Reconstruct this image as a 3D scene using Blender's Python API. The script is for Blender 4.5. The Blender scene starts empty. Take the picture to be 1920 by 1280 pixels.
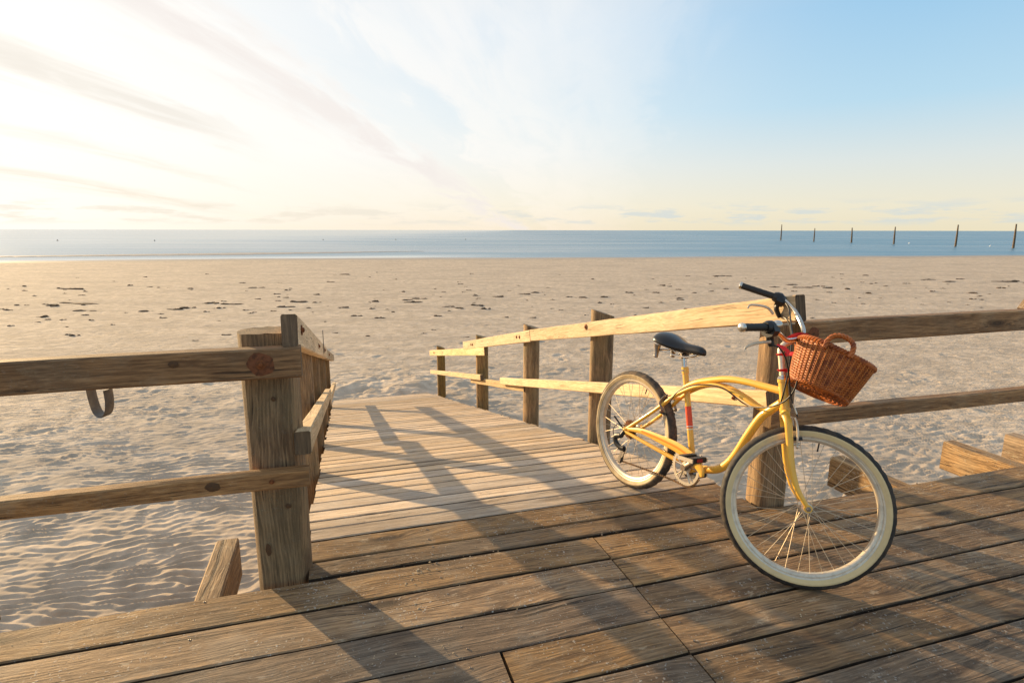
import bpy, bmesh, math, random
import numpy as np
from mathutils import Vector, Matrix

random.seed(7)
rng = np.random.default_rng(11)
scene = bpy.context.scene
C = scene.collection
R = math.radians
PI = math.pi

# ------------------------------------------------------------------ camera, sky, sun, exposure
CAM_H = 1.4655
FPX = 1078.3                      # focal length in pixels of a 1920 px wide frame
PITCH = math.atan(208.5 / FPX)
cd = bpy.data.cameras.new('camera')
cam = bpy.data.objects.new('camera', cd)
C.objects.link(cam)
cd.sensor_width = 36.0
cd.lens = FPX / 1920.0 * 36.0
cd.clip_start = 0.05
cd.clip_end = 60000
cam.location = (0, 0, CAM_H)
cam.rotation_euler = (PI / 2 - PITCH, R(-0.09), 0)
scene.camera = cam

SUN_EL = R(9.1)
SUN_AZ = R(-48.5)                 # measured clockwise from +Y: 48.5 degrees left of the view
sun_dir = Vector((math.sin(SUN_AZ) * math.cos(SUN_EL), math.cos(SUN_AZ) * math.cos(SUN_EL), math.sin(SUN_EL)))

world = bpy.data.worlds.new('World')
scene.world = world
world.use_nodes = True
SKY_STRENGTH = 0.10
SUN_STRENGTH = 4.8
EXPOSURE = 0.85

sd = bpy.data.lights.new('sun', 'SUN')
sun = bpy.data.objects.new('sun', sd)
C.objects.link(sun)
sd.energy = SUN_STRENGTH
sd.angle = R(0.6)
sd.color = (1.0, 0.70, 0.36)
sun.rotation_euler = sun_dir.to_track_quat('Z', 'Y').to_euler()

vs = scene.view_settings
vs.view_transform = 'Standard'
vs.look = 'None'
vs.exposure = EXPOSURE
vs.gamma = 1
vs.use_curve_mapping = False


def build_world():
    nt = world.node_tree
    nt.nodes.clear()
    N, L = nt.nodes.new, nt.links.new
    out = N('ShaderNodeOutputWorld')
    bg = N('ShaderNodeBackground')
    bg.inputs['Strength'].default_value = SKY_STRENGTH
    L(bg.outputs[0], out.inputs['Surface'])
    sky = N('ShaderNodeTexSky')
    sky.sky_type = 'NISHITA'
    sky.sun_disc = False
    sky.sun_elevation = SUN_EL
    sky.sun_rotation = SUN_AZ
    sky.altitude = 0
    sky.air_density = 1.0
    sky.dust_density = 1.4
    sky.ozone_density = 1.5
    tc = N('ShaderNodeTexCoord')
    sep = N('ShaderNodeSeparateXYZ')
    L(tc.outputs['Generated'], sep.inputs[0])

    def math_(op, a, b=None, c=None, clamp=False):
        n = N('ShaderNodeMath')
        n.operation = op
        n.use_clamp = clamp
        for i, v in enumerate((a, b, c)):
            if v is None:
                continue
            if isinstance(v, (int, float)):
                n.inputs[i].default_value = v
            else:
                L(v, n.inputs[i])
        return n.outputs[0]

    def rng_(v, a, b, c=0.0, d=1.0, smooth=True):
        n = N('ShaderNodeMapRange')
        n.interpolation_type = 'SMOOTHSTEP' if smooth else 'LINEAR'
        L(v, n.inputs[0])
        for i, q in enumerate((a, b, c, d)):
            n.inputs[i + 1].default_value = q
        return n.outputs[0]

    def mix(f, a, b, mode='MIX'):
        n = N('ShaderNodeMix')
        n.data_type = 'RGBA'
        n.blend_type = mode
        if isinstance(f, (int, float)):
            n.inputs[0].default_value = f
        else:
            L(f, n.inputs[0])
        for s, v in ((n.inputs[6], a), (n.inputs[7], b)):
            if isinstance(v, tuple):
                s.default_value = (*v, 1)
            else:
                L(v, s)
        return n.outputs[2]

    x, y, z = sep.outputs[0], sep.outputs[1], sep.outputs[2]
    # angle to the sun
    dot = N('ShaderNodeVectorMath')
    dot.operation = 'DOT_PRODUCT'
    L(tc.outputs['Generated'], dot.inputs[0])
    dot.inputs[1].default_value = sun_dir
    cosang = dot.outputs['Value']
    zc = math_('MAXIMUM', z, 0.0)

    def ramp(v, stops):
        n = N('ShaderNodeValToRGB')
        L(v, n.inputs[0])
        els = n.color_ramp.elements
        while len(els) < len(stops):
            els.new(0.5)
        for e, (p, c) in zip(els, stops):
            e.position = p
            e.color = (c[0] / 8, c[1] / 8, c[2] / 8, 1)
        return mix(1.0, n.outputs[0], (8.0, 8.0, 8.0), 'MULTIPLY')
    # clear air: cream over the sea, blue above, unseen zenith paled for warmer fill
    clear = ramp(zc, [(0.0, (5.1, 4.6, 3.35)), (0.035, (5.1, 4.75, 3.75)), (0.10, (4.3, 4.6, 4.5)), (0.18, (2.85, 4.15, 5.0)), (0.30, (2.05, 3.55, 4.9)), (0.5, (2.3, 3.15, 4.1)), (1.0, (2.9, 3.1, 3.4))])
    nish = mix(1.0, sky.outputs[0], (0.9, 0.95, 1.05), 'MULTIPLY')
    col = mix(0.10, clear, nish)
    # thin milky high cloud lit from the sun's side
    milk = ramp(zc, [(0.0, (5.5, 4.8, 3.85)), (0.04, (5.55, 5.15, 4.4)), (0.12, (5.55, 5.42, 5.15)), (0.30, (5.45, 5.4, 5.3)), (1.0, (4.3, 4.3, 4.3))])
    # cloud sheet coordinates: xs across the wind, ys along it
    den = math_('ADD', zc, 0.10)
    cw, sw = math.cos(R(9)), math.sin(R(9))
    px_, py_ = math_('DIVIDE', x, den), math_('DIVIDE', y, den)
    xs = math_('SUBTRACT', math_('MULTIPLY', px_, cw), math_('MULTIPLY', py_, sw))
    ys = math_('ADD', math_('MULTIPLY', px_, sw), math_('MULTIPLY', py_, cw))
    comb = N('ShaderNodeCombineXYZ')
    L(xs, comb.inputs[0])
    L(ys, comb.inputs[1])

    def cloud_noise(sx, sy, detail, rough, dist, off):
        mp = N('ShaderNodeMapping')
        L(comb.outputs[0], mp.inputs[0])
        mp.inputs['Scale'].default_value = (sx, sy, 1)
        mp.inputs['Location'].default_value = off
        nz = N('ShaderNodeTexNoise')
        nz.inputs['Scale'].default_value = 1.0
        nz.inputs['Detail'].default_value = detail
        nz.inputs['Roughness'].default_value = rough
        nz.inputs['Distortion'].default_value = dist
        L(mp.outputs[0], nz.inputs['Vector'])
        return nz.outputs['Fac']

    def gray(v, lo, hi, stops):
        n = N('ShaderNodeValToRGB')
        n.color_ramp.interpolation = 'EASE'
        L(rng_(v, lo, hi, smooth=False), n.inputs[0])
        els = n.color_ramp.elements
        while len(els) < len(stops):
            els.new(0.5)
        for e, (p, c) in zip(els, stops):
            e.position = (p - lo) / (hi - lo)
            e.color = (c, c, c, 1)
        return n.outputs[0]
    big = cloud_noise(0.9, 0.55, 6, 0.6, 0.6, (1.3, 0.4, 0))
    wisp = cloud_noise(3.4, 1.15, 8, 0.62, 0.9, (3.1, 1.7, 0))
    brush = cloud_noise(4.2, 0.85, 7, 0.6, 0.5, (0.2, 5.1, 0))
    xw = math_('ADD', xs, math_('ADD', math_('MULTIPLY', math_('SUBTRACT', big, 0.5), 0.75), math_('MULTIPLY', math_('SUBTRACT', wisp, 0.5), 0.85)))
    sunside = rng_(cosang, 0.42, 0.93)
    # aerosol: the clear sky itself pales towards the sun
    col = mix(math_('MULTIPLY', rng_(cosang, 0.15, 0.95), 0.62), col, milk)
    cover = gray(xw, -5.0, 2.0, [(-1.42, 1.0), (-1.22, 0.42), (-1.05, 0.40), (-0.88, 0.85), (-0.45, 0.75), (-0.15, 0.55), (0.18, 0.40), (0.42, 0.10), (1.2, 0.0)])
    cover = math_('MULTIPLY', cover, rng_(math_('ADD', math_('MULTIPLY', wisp, 0.6), math_('MULTIPLY', brush, 0.4)), 0.30, 0.58, 0.45, 1.0))
    col = mix(math_('MULTIPLY', cover, rng_(cosang, 0.25, 0.6)), col, milk)
    glow = math_('POWER', math_('MAXIMUM', cosang, 0.0), 11.0)
    col = mix(math_('MULTIPLY', glow, 0.9), col, (6.5, 6.2, 5.7))
    # soft rosy underside of the long band, grey cloud edges against the glow
    xp = math_('ADD', xs, math_('ADD', math_('MULTIPLY', math_('SUBTRACT', big, 0.5), 0.50), math_('MULTIPLY', math_('SUBTRACT', wisp, 0.5), 0.55)))
    rosy = gray(xp, -5.0, 2.0, [(-1.85, 0.0), (-1.50, 1.0), (-1.36, 0.7), (-1.25, 0.0)])
    col = mix(math_('MULTIPLY', rosy, math_('MULTIPLY', rng_(brush, 0.36, 0.60), 0.75)), col, (5.0, 4.65, 4.45))
    edge = gray(xp, -6.0, 1.0, [(-4.85, 0.0), (-4.45, 0.9), (-4.1, 0.0), (-3.5, 0.0), (-3.32, 0.55), (-3.12, 0.0), (-2.66, 0.0), (-2.42, 1.0), (-2.28, 0.75), (-2.15, 0.0)])
    edge = math_('MULTIPLY', edge, math_('MULTIPLY', rng_(brush, 0.36, 0.56, 0.30, 1.0), rng_(cosang, 0.88, 0.955)))
    col = mix(math_('MULTIPLY', edge, 0.55), col, mix(rng_(zc, 0.06, 0.16), (4.7, 4.05, 3.1), (4.35, 4.0, 3.5)))
    # low cumulus far out over the sea
    mp = N('ShaderNodeMapping')
    ang = math_('ARCTAN2', x, y)
    cb2 = N('ShaderNodeCombineXYZ')
    L(math_('MULTIPLY', ang, 9.0), cb2.inputs[0])
    L(math_('MULTIPLY', z, 60.0), cb2.inputs[1])
    nz = N('ShaderNodeTexNoise')
    nz.inputs['Scale'].default_value = 1.0
    nz.inputs['Detail'].default_value = 8
    nz.inputs['Roughness'].default_value = 0.62
    L(cb2.outputs[0], nz.inputs['Vector'])
    band = math_('MULTIPLY', rng_(zc, 0.004, 0.016), rng_(zc, 0.05, 0.028))
    low = math_('MULTIPLY', rng_(nz.outputs['Fac'], 0.48, 0.60), band)
    lowcol = mix(sunside, (3.4, 3.9, 4.1), (4.9, 4.45, 3.7))
    col = mix(math_('MULTIPLY', low, 0.62), col, lowcol)
    L(col, bg.inputs['Color'])


build_world()

# ------------------------------------------------------------------ frames of the place
# u runs along the deck planks, v runs down the ramp towards the sea
A17 = R(16.9)
U = Vector((math.cos(A17), math.sin(A17), 0))
V = Vector((-math.sin(A17), math.cos(A17), 0))
E0 = Vector((-0.871, 2.233, 0))
RAMP_A = R(12.4)
RAMP_V0 = 0.43
GROUND = -2.20
WATER = -2.27


def uv(u, v, z=0.0):
    return E0 + U * u + V * v + Vector((0, 0, z))


def ramp_z(v):
    return 0.0 if v < RAMP_V0 else -(v - RAMP_V0) * math.tan(RAMP_A) - 0.006


def look(px, py):
    """direction from the viewpoint through a point of the 1920x1280 photograph"""
    c, s = math.cos(PITCH), math.sin(PITCH)
    a, b = (px - 960) / FPX, (640 - py) / FPX
    return Vector((a, c + b * s, -s + b * c))


def on_plane(px, py, p0, n):
    d = look(px, py)
    o = Vector((0, 0, CAM_H))
    return o + d * ((Vector(p0) - o).dot(n) / d.dot(n))


def on_ground(px, py, z=GROUND):
    return on_plane(px, py, (0, 0, z), Vector((0, 0, 1)))


def on_y(px, py, y):
    return on_plane(px, py, (0, y, 0), Vector((0, 1, 0)))


# ------------------------------------------------------------------ object helpers
def mesh_obj(name, mesh, parent=None, M=None):
    o = bpy.data.objects.new(name, mesh)
    C.objects.link(o)
    M = M or Matrix.Identity(4)
    if parent is not None:
        o.parent = parent
        M = world_of(parent).inverted() @ M
    o.matrix_basis = M
    return o


def world_of(o):
    m = o.matrix_basis.copy()
    while o.parent is not None:
        o = o.parent
        m = o.matrix_basis @ m
    return m


def thing(name, label, cat, loc=(0, 0, 0), group=None):
    o = bpy.data.objects.new(name, None)
    C.objects.link(o)
    o.empty_display_size = 0.1
    o.location = loc
    return tag(o, label, cat, group)


def tag(o, label, cat, group=None):
    o['label'] = label
    o['category'] = cat
    if group:
        o['group'] = group
    return o


class MB:
    """collects geometry in world (or local) coordinates for ONE mesh"""

    def __init__(self):
        self.v, self.f = [], []

    def add(self, verts, faces):
        b = len(self.v)
        self.v += [tuple(p) for p in verts]
        self.f += [tuple(i + b for i in f) for f in faces]
        return self

    def box(self, size, M=None):
        sx, sy, sz = (s / 2 for s in size)
        M = M or Matrix.Identity(4)
        vv = [M @ Vector((x, y, z)) for x in (-sx, sx) for y in (-sy, sy) for z in (-sz, sz)]
        return self.add(vv, [(0, 1, 3, 2), (4, 6, 7, 5), (0, 4, 5, 1), (2, 3, 7, 6), (0, 2, 6, 4), (1, 5, 7, 3)])

    def tube(self, pts, rad, n=10, cap=True, flat=None):
        """tube through the points; rad: number, list or list of (ra, rb)"""
        pts = [Vector(p) for p in pts]
        k = len(pts)
        if not isinstance(rad, (list, tuple)):
            rad = [rad] * k
        T = []
        for i in range(k):
            a, b = pts[max(i - 1, 0)], pts[min(i + 1, k - 1)]
            T.append((b - a).normalized())
        ref = flat.copy() if flat is not None else (Vector((0, 0, 1)) if abs(T[0].z) < 0.9 else Vector((1, 0, 0)))
        nrm = (ref - T[0] * ref.dot(T[0])).normalized()
        vv = []
        for i in range(k):
            nrm = (nrm - T[i] * nrm.dot(T[i])).normalized()
            bi = T[i].cross(nrm)
            ra, rb = rad[i] if isinstance(rad[i], (tuple, list)) else (rad[i], rad[i])
            for j in range(n):
                a = 2 * PI * j / n
                vv.append(pts[i] + nrm * (ra * math.cos(a)) + bi * (rb * math.sin(a)))
        ff = []
        for i in range(k - 1):
            for j in range(n):
                j2 = (j + 1) % n
                ff.append((i * n + j, i * n + j2, (i + 1) * n + j2, (i + 1) * n + j))
        if cap:
            ff.append(tuple(range(n))[::-1])
            ff.append(tuple((k - 1) * n + j for j in range(n)))
        return self.add(vv, ff)

    def lathe(self, prof, M=None, n=24, closed=False):
        """prof: list of (r, h) turned about local Z"""
        M = M or Matrix.Identity(4)
        vv = []
        for r, hh in prof:
            for j in range(n):
                a = 2 * PI * j / n
                vv.append(M @ Vector((r * math.cos(a), r * math.sin(a), hh)))
        k = len(prof)
        ff = []
        for i in range(k if closed else k - 1):
            i2 = (i + 1) % k
            for j in range(n):
                j2 = (j + 1) % n
                ff.append((i * n + j, i * n + j2, i2 * n + j2, i2 * n + j))
        if not closed:
            if prof[0][0] > 1e-5:
                ff.append(tuple(range(n))[::-1])
            if prof[-1][0] > 1e-5:
                ff.append(tuple((k - 1) * n + j for j in range(n)))
        return self.add(vv, ff)

    def mesh(self, name, mat, smooth=True):
        me = bpy.data.meshes.new(name)
        me.from_pydata(self.v, [], self.f)
        me.materials.append(mat)
        bm = bmesh.new()
        bm.from_mesh(me)
        bmesh.ops.recalc_face_normals(bm, faces=bm.faces)
        bm.to_mesh(me)
        bm.free()
        if smooth:
            me.shade_smooth()
            me.set_sharp_from_angle(angle=R(38))
        me.update()
        return me

    def build(self, name, mat, parent=None, smooth=True, origin=None):
        """link as one object; its origin goes to the centre of its points"""
        if origin is None:
            a = np.array(self.v)
            origin = Vector(((a.min(0) + a.max(0)) / 2).tolist())
        self.v = [tuple(Vector(p) - origin) for p in self.v]
        return mesh_obj(name, self.mesh(name, mat, smooth), parent, Matrix.Translation(origin))


def spline(pts, per=8):
    P = [Vector(p) for p in pts]
    P = [P[0] * 2 - P[1]] + P + [P[-1] * 2 - P[-2]]
    out = []
    for i in range(1, len(P) - 2):
        p0, p1, p2, p3 = P[i - 1:i + 3]
        for k in range(per):
            t = k / per
            out.append(0.5 * ((2 * p1) + (p2 - p0) * t + (2 * p0 - 5 * p1 + 4 * p2 - p3) * t * t + (3 * p1 - p0 - 3 * p2 + p3) * t ** 3))
    out.append(P[-2])
    return out


def frame(origin, xa, ya, za):
    return Matrix(((xa.x, ya.x, za.x, origin.x), (xa.y, ya.y, za.y, origin.y), (xa.z, ya.z, za.z, origin.z), (0, 0, 0, 1)))


# ------------------------------------------------------------------ materials
class Nodes:
    def __init__(self, name):
        self.m = bpy.data.materials.new(name)
        self.m.use_nodes = True
        self.nt = self.m.node_tree
        self.b = self.nt.nodes['Principled BSDF']

    def n(self, t):
        return self.nt.nodes.new(t)

    def l(self, a, b):
        self.nt.links.new(a, b)

    def set(self, sock, v):
        if isinstance(v, (int, float)):
            sock.default_value = v
        elif isinstance(v, tuple):
            sock.default_value = (*v, 1) if len(v) == 3 and sock.type == 'RGBA' else v
        else:
            self.l(v, sock)

    def math(self, op, a, b=None, clamp=False):
        n = self.n('ShaderNodeMath')
        n.operation = op
        n.use_clamp = clamp
        self.set(n.inputs[0], a)
        if b is not None:
            self.set(n.inputs[1], b)
        return n.outputs[0]

    def vmath(self, op, a, b):
        n = self.n('ShaderNodeVectorMath')
        n.operation = op
        self.set(n.inputs[0], a)
        if op == 'SCALE':
            self.set(n.inputs[3], b)
        else:
            self.set(n.inputs[1], b)
        return n.outputs[0]

    def noise(self, vec, scale, detail=4, rough=0.55, dist=0.0):
        n = self.n('ShaderNodeTexNoise')
        if vec is not None:
            self.l(vec, n.inputs['Vector'])
        n.inputs['Scale'].default_value = scale
        n.inputs['Detail'].default_value = detail
        n.inputs['Roughness'].default_value = rough
        n.inputs['Distortion'].default_value = dist
        return n.outputs['Fac']

    def range(self, v, a, b, c=0.0, d=1.0, smooth=True):
        n = self.n('ShaderNodeMapRange')
        n.interpolation_type = 'SMOOTHSTEP' if smooth else 'LINEAR'
        self.l(v, n.inputs[0])
        for i, q in enumerate((a, b, c, d)):
            self.set(n.inputs[i + 1], q)
        return n.outputs[0]

    def mix(self, f, a, b, mode='MIX'):
        n = self.n('ShaderNodeMix')
        n.data_type = 'RGBA'
        n.blend_type = mode
        self.set(n.inputs[0], f)
        self.set(n.inputs[6], a)
        self.set(n.inputs[7], b)
        return n.outputs[2]

    def bump(self, h, strength, dist, normal=None):
        n = self.n('ShaderNodeBump')
        n.inputs['Strength'].default_value = strength
        n.inputs['Distance'].default_value = dist
        self.l(h, n.inputs['Height'])
        if normal is not None:
            self.l(normal, n.inputs['Normal'])
        return n.outputs[0]

    def p(self, **kw):
        for k, v in kw.items():
            self.set(self.b.inputs[k.replace('_', ' ')], v)
        return self.m


def wood(name, dark, light, grey, axis='X', speck=0.25, greyness=0.5, knots=0.6, relief=1.0, green=0.0, rough=0.78, stains=0.55):
    w = Nodes(name)
    tc = w.n('ShaderNodeTexCoord')
    oi = w.n('ShaderNodeObjectInfo')
    rnd = oi.outputs['Random']
    off = w.vmath('SCALE', (17.3, 9.1, 23.7), rnd)
    p = w.vmath('ADD', tc.outputs['Object'], off)
    if axis == 'Z':                                     # grain runs along local Z
        sp = w.n('ShaderNodeSeparateXYZ')
        w.l(p, sp.inputs[0])
        cb = w.n('ShaderNodeCombineXYZ')
        w.l(sp.outputs[2], cb.inputs[0])
        w.l(sp.outputs[0], cb.inputs[1])
        w.l(sp.outputs[1], cb.inputs[2])
        p = cb.outputs[0]
    # knots
    kv = w.n('ShaderNodeTexVoronoi')
    kv.inputs['Scale'].default_value = 1.0
    w.l(w.vmath('MULTIPLY', p, (1.5, 5.5, 5.5)), kv.inputs['Vector'])
    kd = kv.outputs['Distance']
    wob = w.noise(w.vmath('MULTIPLY', p, (0.9, 3.0, 3.0)), 1.0, 3)
    bend = w.math('DIVIDE', 0.012, w.math('ADD', kd, 0.11))
    shift = w.math('ADD', bend, w.math('MULTIPLY', wob, 0.11))
    cb2 = w.n('ShaderNodeCombineXYZ')
    w.l(shift, cb2.inputs[1])
    q = w.vmath('ADD', p, cb2.outputs[0])
    sq = w.n('ShaderNodeSeparateXYZ')
    w.l(q, sq.inputs[0])
    grain = w.noise(w.vmath('MULTIPLY', q, (2.0, 27.0, 27.0)), 1.0, 7, 0.70)
    fibre = w.noise(w.vmath('MULTIPLY', q, (11.0, 170.0, 170.0)), 1.0, 4, 0.65)
    rings = w.math('SINE', w.math('ADD', w.math('MULTIPLY', w.math('ADD', sq.outputs[1], w.math('MULTIPLY', sq.outputs[2], 0.7)), 2 * PI * 62), w.math('MULTIPLY', w.noise(w.vmath('MULTIPLY', p, (1.2, 9.0, 9.0)), 1.0, 4), 26.0)))
    rings = w.math('POWER', w.math('ADD', w.math('MULTIPLY', rings, 0.5), 0.5), 1.8)
    patch = w.noise(w.vmath('MULTIPLY', p, (2.2, 7.0, 7.0)), 1.0, 4, 0.6)
    crack = w.noise(w.vmath('MULTIPLY', q, (0.9, 75.0, 75.0)), 1.0, 3, 0.6)
    crackm = w.math('MULTIPLY', w.range(crack, 0.385, 0.335), w.range(patch, 0.42, 0.54))
    blot = w.noise(p, 5.5, 6, 0.65)
    blot2 = w.noise(p, 1.9, 4, 0.55)
    g = w.math('ADD', w.math('ADD', w.math('MULTIPLY', grain, 0.52), w.math('MULTIPLY', fibre, 0.42)), w.math('MULTIPLY', rings, 0.06))
    gm = w.range(g, 0.34, 0.68)
    col = w.mix(gm, dark, light)
    col = w.mix(w.math('MULTIPLY', w.range(blot, 0.44, 0.62), greyness), col, w.mix(gm, tuple(c * 0.42 for c in grey), grey))
    col = w.mix(w.math('MULTIPLY', w.range(blot2, 0.50, 0.64), 0.40), col, w.mix(gm, tuple(c * 0.6 for c in dark), tuple(0.5 * (a_ + b_) for a_, b_ in zip(dark, light))))
    stain = w.noise(w.vmath('MULTIPLY', q, (2.6, 11.0, 11.0)), 1.0, 7, 0.72)
    col = w.mix(w.math('MULTIPLY', w.range(stain, 0.54, 0.64), stains), col, dark)
    worn = w.noise(w.vmath('MULTIPLY', q, (9.0, 19.0, 19.0)), 1.0, 7, 0.78)
    col = w.mix(w.math('MULTIPLY', w.range(worn, 0.585, 0.66), 0.5 * speck + 0.08), col, tuple(min(0.6, c * 1.55 + 0.03) for c in grey))
    if green:
        col = w.mix(w.math('MULTIPLY', w.range(w.noise(p, 3.1, 4), 0.46, 0.62), green), col, (0.10, 0.105, 0.035))
    knot = w.math('MULTIPLY', w.range(kd, 0.20, 0.05), knots)
    col = w.mix(knot, col, tuple(c * 0.35 for c in dark))
    col = w.mix(w.math('MULTIPLY', crackm, 0.8), col, tuple(c * 0.22 for c in dark))
    spn = w.noise(p, 85.0, 2, 0.5)
    spm = w.math('MULTIPLY', w.range(spn, 0.63, 0.68), w.range(w.noise(p, 4.3, 3), 0.42, 0.6))
    col = w.mix(w.math('MULTIPLY', spm, speck), col, (0.52, 0.46, 0.38))
    var = w.range(rnd, 0, 1, 0.72, 1.22, smooth=False)
    hsv = w.n('ShaderNodeHueSaturation')
    w.l(col, hsv.inputs['Color'])
    w.l(var, hsv.inputs['Value'])
    w.l(w.range(w.math('FRACT', w.math('MULTIPLY', rnd, 7.31)), 0, 1, 0.82, 1.12, smooth=False), hsv.inputs['Saturation'])
    hh = w.math('SUBTRACT', w.math('ADD', w.math('MULTIPLY', grain, 0.8), w.math('ADD', w.math('MULTIPLY', fibre, 0.7), w.math('MULTIPLY', rings, 0.06))), w.math('MULTIPLY', crackm, 1.2))
    hh = w.math('ADD', hh, w.math('MULTIPLY', spm, 0.6))
    nb = w.bump(hh, 0.55 * relief, 0.004)
    nb = w.bump(w.noise(p, 40, 4, 0.6), 0.18 * relief, 0.004, nb)
    return w.p(Base_Color=hsv.outputs[0], Roughness=rough, Normal=nb)


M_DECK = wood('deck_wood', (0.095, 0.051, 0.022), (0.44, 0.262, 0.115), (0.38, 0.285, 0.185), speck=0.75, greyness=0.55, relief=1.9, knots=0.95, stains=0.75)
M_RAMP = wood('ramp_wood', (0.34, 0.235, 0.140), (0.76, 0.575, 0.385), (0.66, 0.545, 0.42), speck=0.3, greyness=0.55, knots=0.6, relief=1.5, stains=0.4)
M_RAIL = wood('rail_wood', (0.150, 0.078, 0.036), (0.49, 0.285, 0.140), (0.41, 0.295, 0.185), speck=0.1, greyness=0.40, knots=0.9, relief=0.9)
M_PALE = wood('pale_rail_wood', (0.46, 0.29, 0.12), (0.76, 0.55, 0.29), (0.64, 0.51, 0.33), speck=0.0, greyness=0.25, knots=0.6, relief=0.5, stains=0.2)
M_POST = wood('post_wood', (0.115, 0.056, 0.015), (0.43, 0.240, 0.075), (0.34, 0.220, 0.100), axis='Z', speck=0.1, greyness=0.40, knots=0.6, relief=1.4, green=0.22)
M_JOIST = wood('joist_wood', (0.11, 0.06, 0.024), (0.54, 0.34, 0.16), (0.42, 0.32, 0.20), speck=0.5, greyness=0.35, knots=0.5, relief=1.6)
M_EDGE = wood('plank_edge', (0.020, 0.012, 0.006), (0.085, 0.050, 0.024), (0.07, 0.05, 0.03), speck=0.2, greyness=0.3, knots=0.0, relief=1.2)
M_END = wood('end_grain', (0.075, 0.040, 0.014), (0.20, 0.115, 0.045), (0.16, 0.105, 0.05), axis='Z', speck=0.0, greyness=0.3, knots=0.0, relief=0.8)


def simple(name, col, rough=0.5, metal=0.0, coat=0.0, var=0.0, scale=30, bump=0.0, col2=None, bscale=None):
    w = Nodes(name)
    kw = dict(Roughness=rough, Metallic=metal)
    if coat:
        kw['Coat_Weight'] = coat
        kw['Coat_Roughness'] = 0.08
    tc = w.n('ShaderNodeTexCoord')
    base = col
    if var or col2:
        nz = w.noise(tc.outputs['Object'], scale, 5, 0.6)
        base = w.mix(w.range(nz, 0.42, 0.66, 0, max(var, 0.001)), col, col2 or tuple(c * 0.6 for c in col))
        kw['Roughness'] = w.range(nz, 0.3, 0.7, rough * 0.85, min(1, rough * 1.2))
    kw['Base_Color'] = base
    if bump:
        kw['Normal'] = w.bump(w.noise(tc.outputs['Object'], bscale or scale * 4, 3), bump, 0.002)
    return w.p(**kw)


M_YEL = simple('yellow_paint', (0.88, 0.485, 0.060), 0.36, coat=0.35, var=0.45, scale=9, col2=(0.78, 0.40, 0.05), bump=0.03, bscale=60)
M_RED = simple('red_decal', (0.75, 0.075, 0.02), 0.4)
M_WHITE = simple('white_line', (0.78, 0.75, 0.70), 0.4)
M_TYRE = simple('tyre_rubber', (0.020, 0.017, 0.015), 0.75, var=0.9, scale=26, col2=(0.075, 0.055, 0.038), bump=0.25)
M_TREAD_DUST = simple('tread_rubber', (0.040, 0.031, 0.024), 0.85, var=1.0, scale=18, col2=(0.16, 0.11, 0.07), bump=0.3)
M_WALL = simple('cream_sidewall', (0.72, 0.55, 0.28), 0.6, var=0.7, scale=14, col2=(0.62, 0.47, 0.25), bump=0.06)
M_WALL_DUSTY = simple('dusty_sidewall', (0.52, 0.40, 0.23), 0.7, var=0.9, scale=11, col2=(0.36, 0.25, 0.12), bump=0.06)
M_ORANGE = simple('orange_stripe', (0.80, 0.24, 0.015), 0.4)
M_ALU = simple('brushed_alloy', (0.70, 0.61, 0.48), 0.42, metal=0.6, var=0.4, scale=40)
M_CHROME = simple('chrome', (0.64, 0.60, 0.54), 0.20, metal=1.0, var=0.3, scale=30)
M_SPOKE = simple('spoke_steel', (0.56, 0.46, 0.33), 0.5, metal=0.5)
M_STEEL = simple('dull_steel', (0.30, 0.26, 0.22), 0.45, metal=0.85, var=0.6, scale=50, col2=(0.16, 0.09, 0.05))
M_RUST = simple('rusty_steel', (0.17, 0.062, 0.022), 0.8, metal=0.3, var=0.9, scale=60, col2=(0.30, 0.10, 0.03), bump=0.3)
M_RUSTSTAIN = simple('rust_knot', (0.19, 0.062, 0.020), 0.8, var=1.0, scale=45, col2=(0.085, 0.036, 0.016), bump=0.2)
M_CHAIN = simple('dusty_chain', (0.10, 0.060, 0.032), 0.6, metal=0.5, var=0.9, scale=60, col2=(0.22, 0.12, 0.055))
M_BLACK = simple('black_plastic', (0.012, 0.011, 0.011), 0.42, bump=0.08, scale=60)
M_GRIP = simple('black_rubber', (0.018, 0.015, 0.013), 0.6, bump=0.25, scale=120)
M_SADDLE = simple('black_vinyl', (0.010, 0.010, 0.012), 0.30, bump=0.12, scale=90)
M_WICK = simple('wicker', (0.44, 0.115, 0.014), 0.55, coat=0.04, var=1.0, scale=34, col2=(0.20, 0.042, 0.006))
M_WICK2 = simple('wicker_stake', (0.55, 0.19, 0.03), 0.48, coat=0.05, var=0.8, scale=30, col2=(0.33, 0.09, 0.012))
M_RIBBON = simple('red_strap', (0.62, 0.012, 0.02), 0.45)
M_KNOT = simple('dark_knot', (0.085, 0.042, 0.017), 0.8, var=1.0, scale=80, col2=(0.13, 0.065, 0.025), bump=0.4)
M_GALV = simple('galvanised_metal', (0.20, 0.185, 0.165), 0.50, metal=0.6, var=0.6, scale=20)
M_POLE = simple('weathered_pole', (0.14, 0.095, 0.055), 0.8, var=0.7, scale=3)
M_BUOY = simple('white_buoy', (0.75, 0.74, 0.72), 0.5)
M_DARKBUOY = simple('dark_buoy', (0.05, 0.05, 0.05), 0.5)
M_WEED = simple('dried_seaweed', (0.065, 0.040, 0.022), 0.85, var=1.0, scale=8, col2=(0.12, 0.062, 0.026), bump=0.6)
M_SANDLUMP = simple('caked_sand', (0.52, 0.39, 0.24), 0.95, var=0.8, scale=60, col2=(0.34, 0.27, 0.19), bump=0.5)

# ------------------------------------------------------------------ numpy noise
_perm = rng.permutation(4096)
_val = rng.random(4096)


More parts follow.
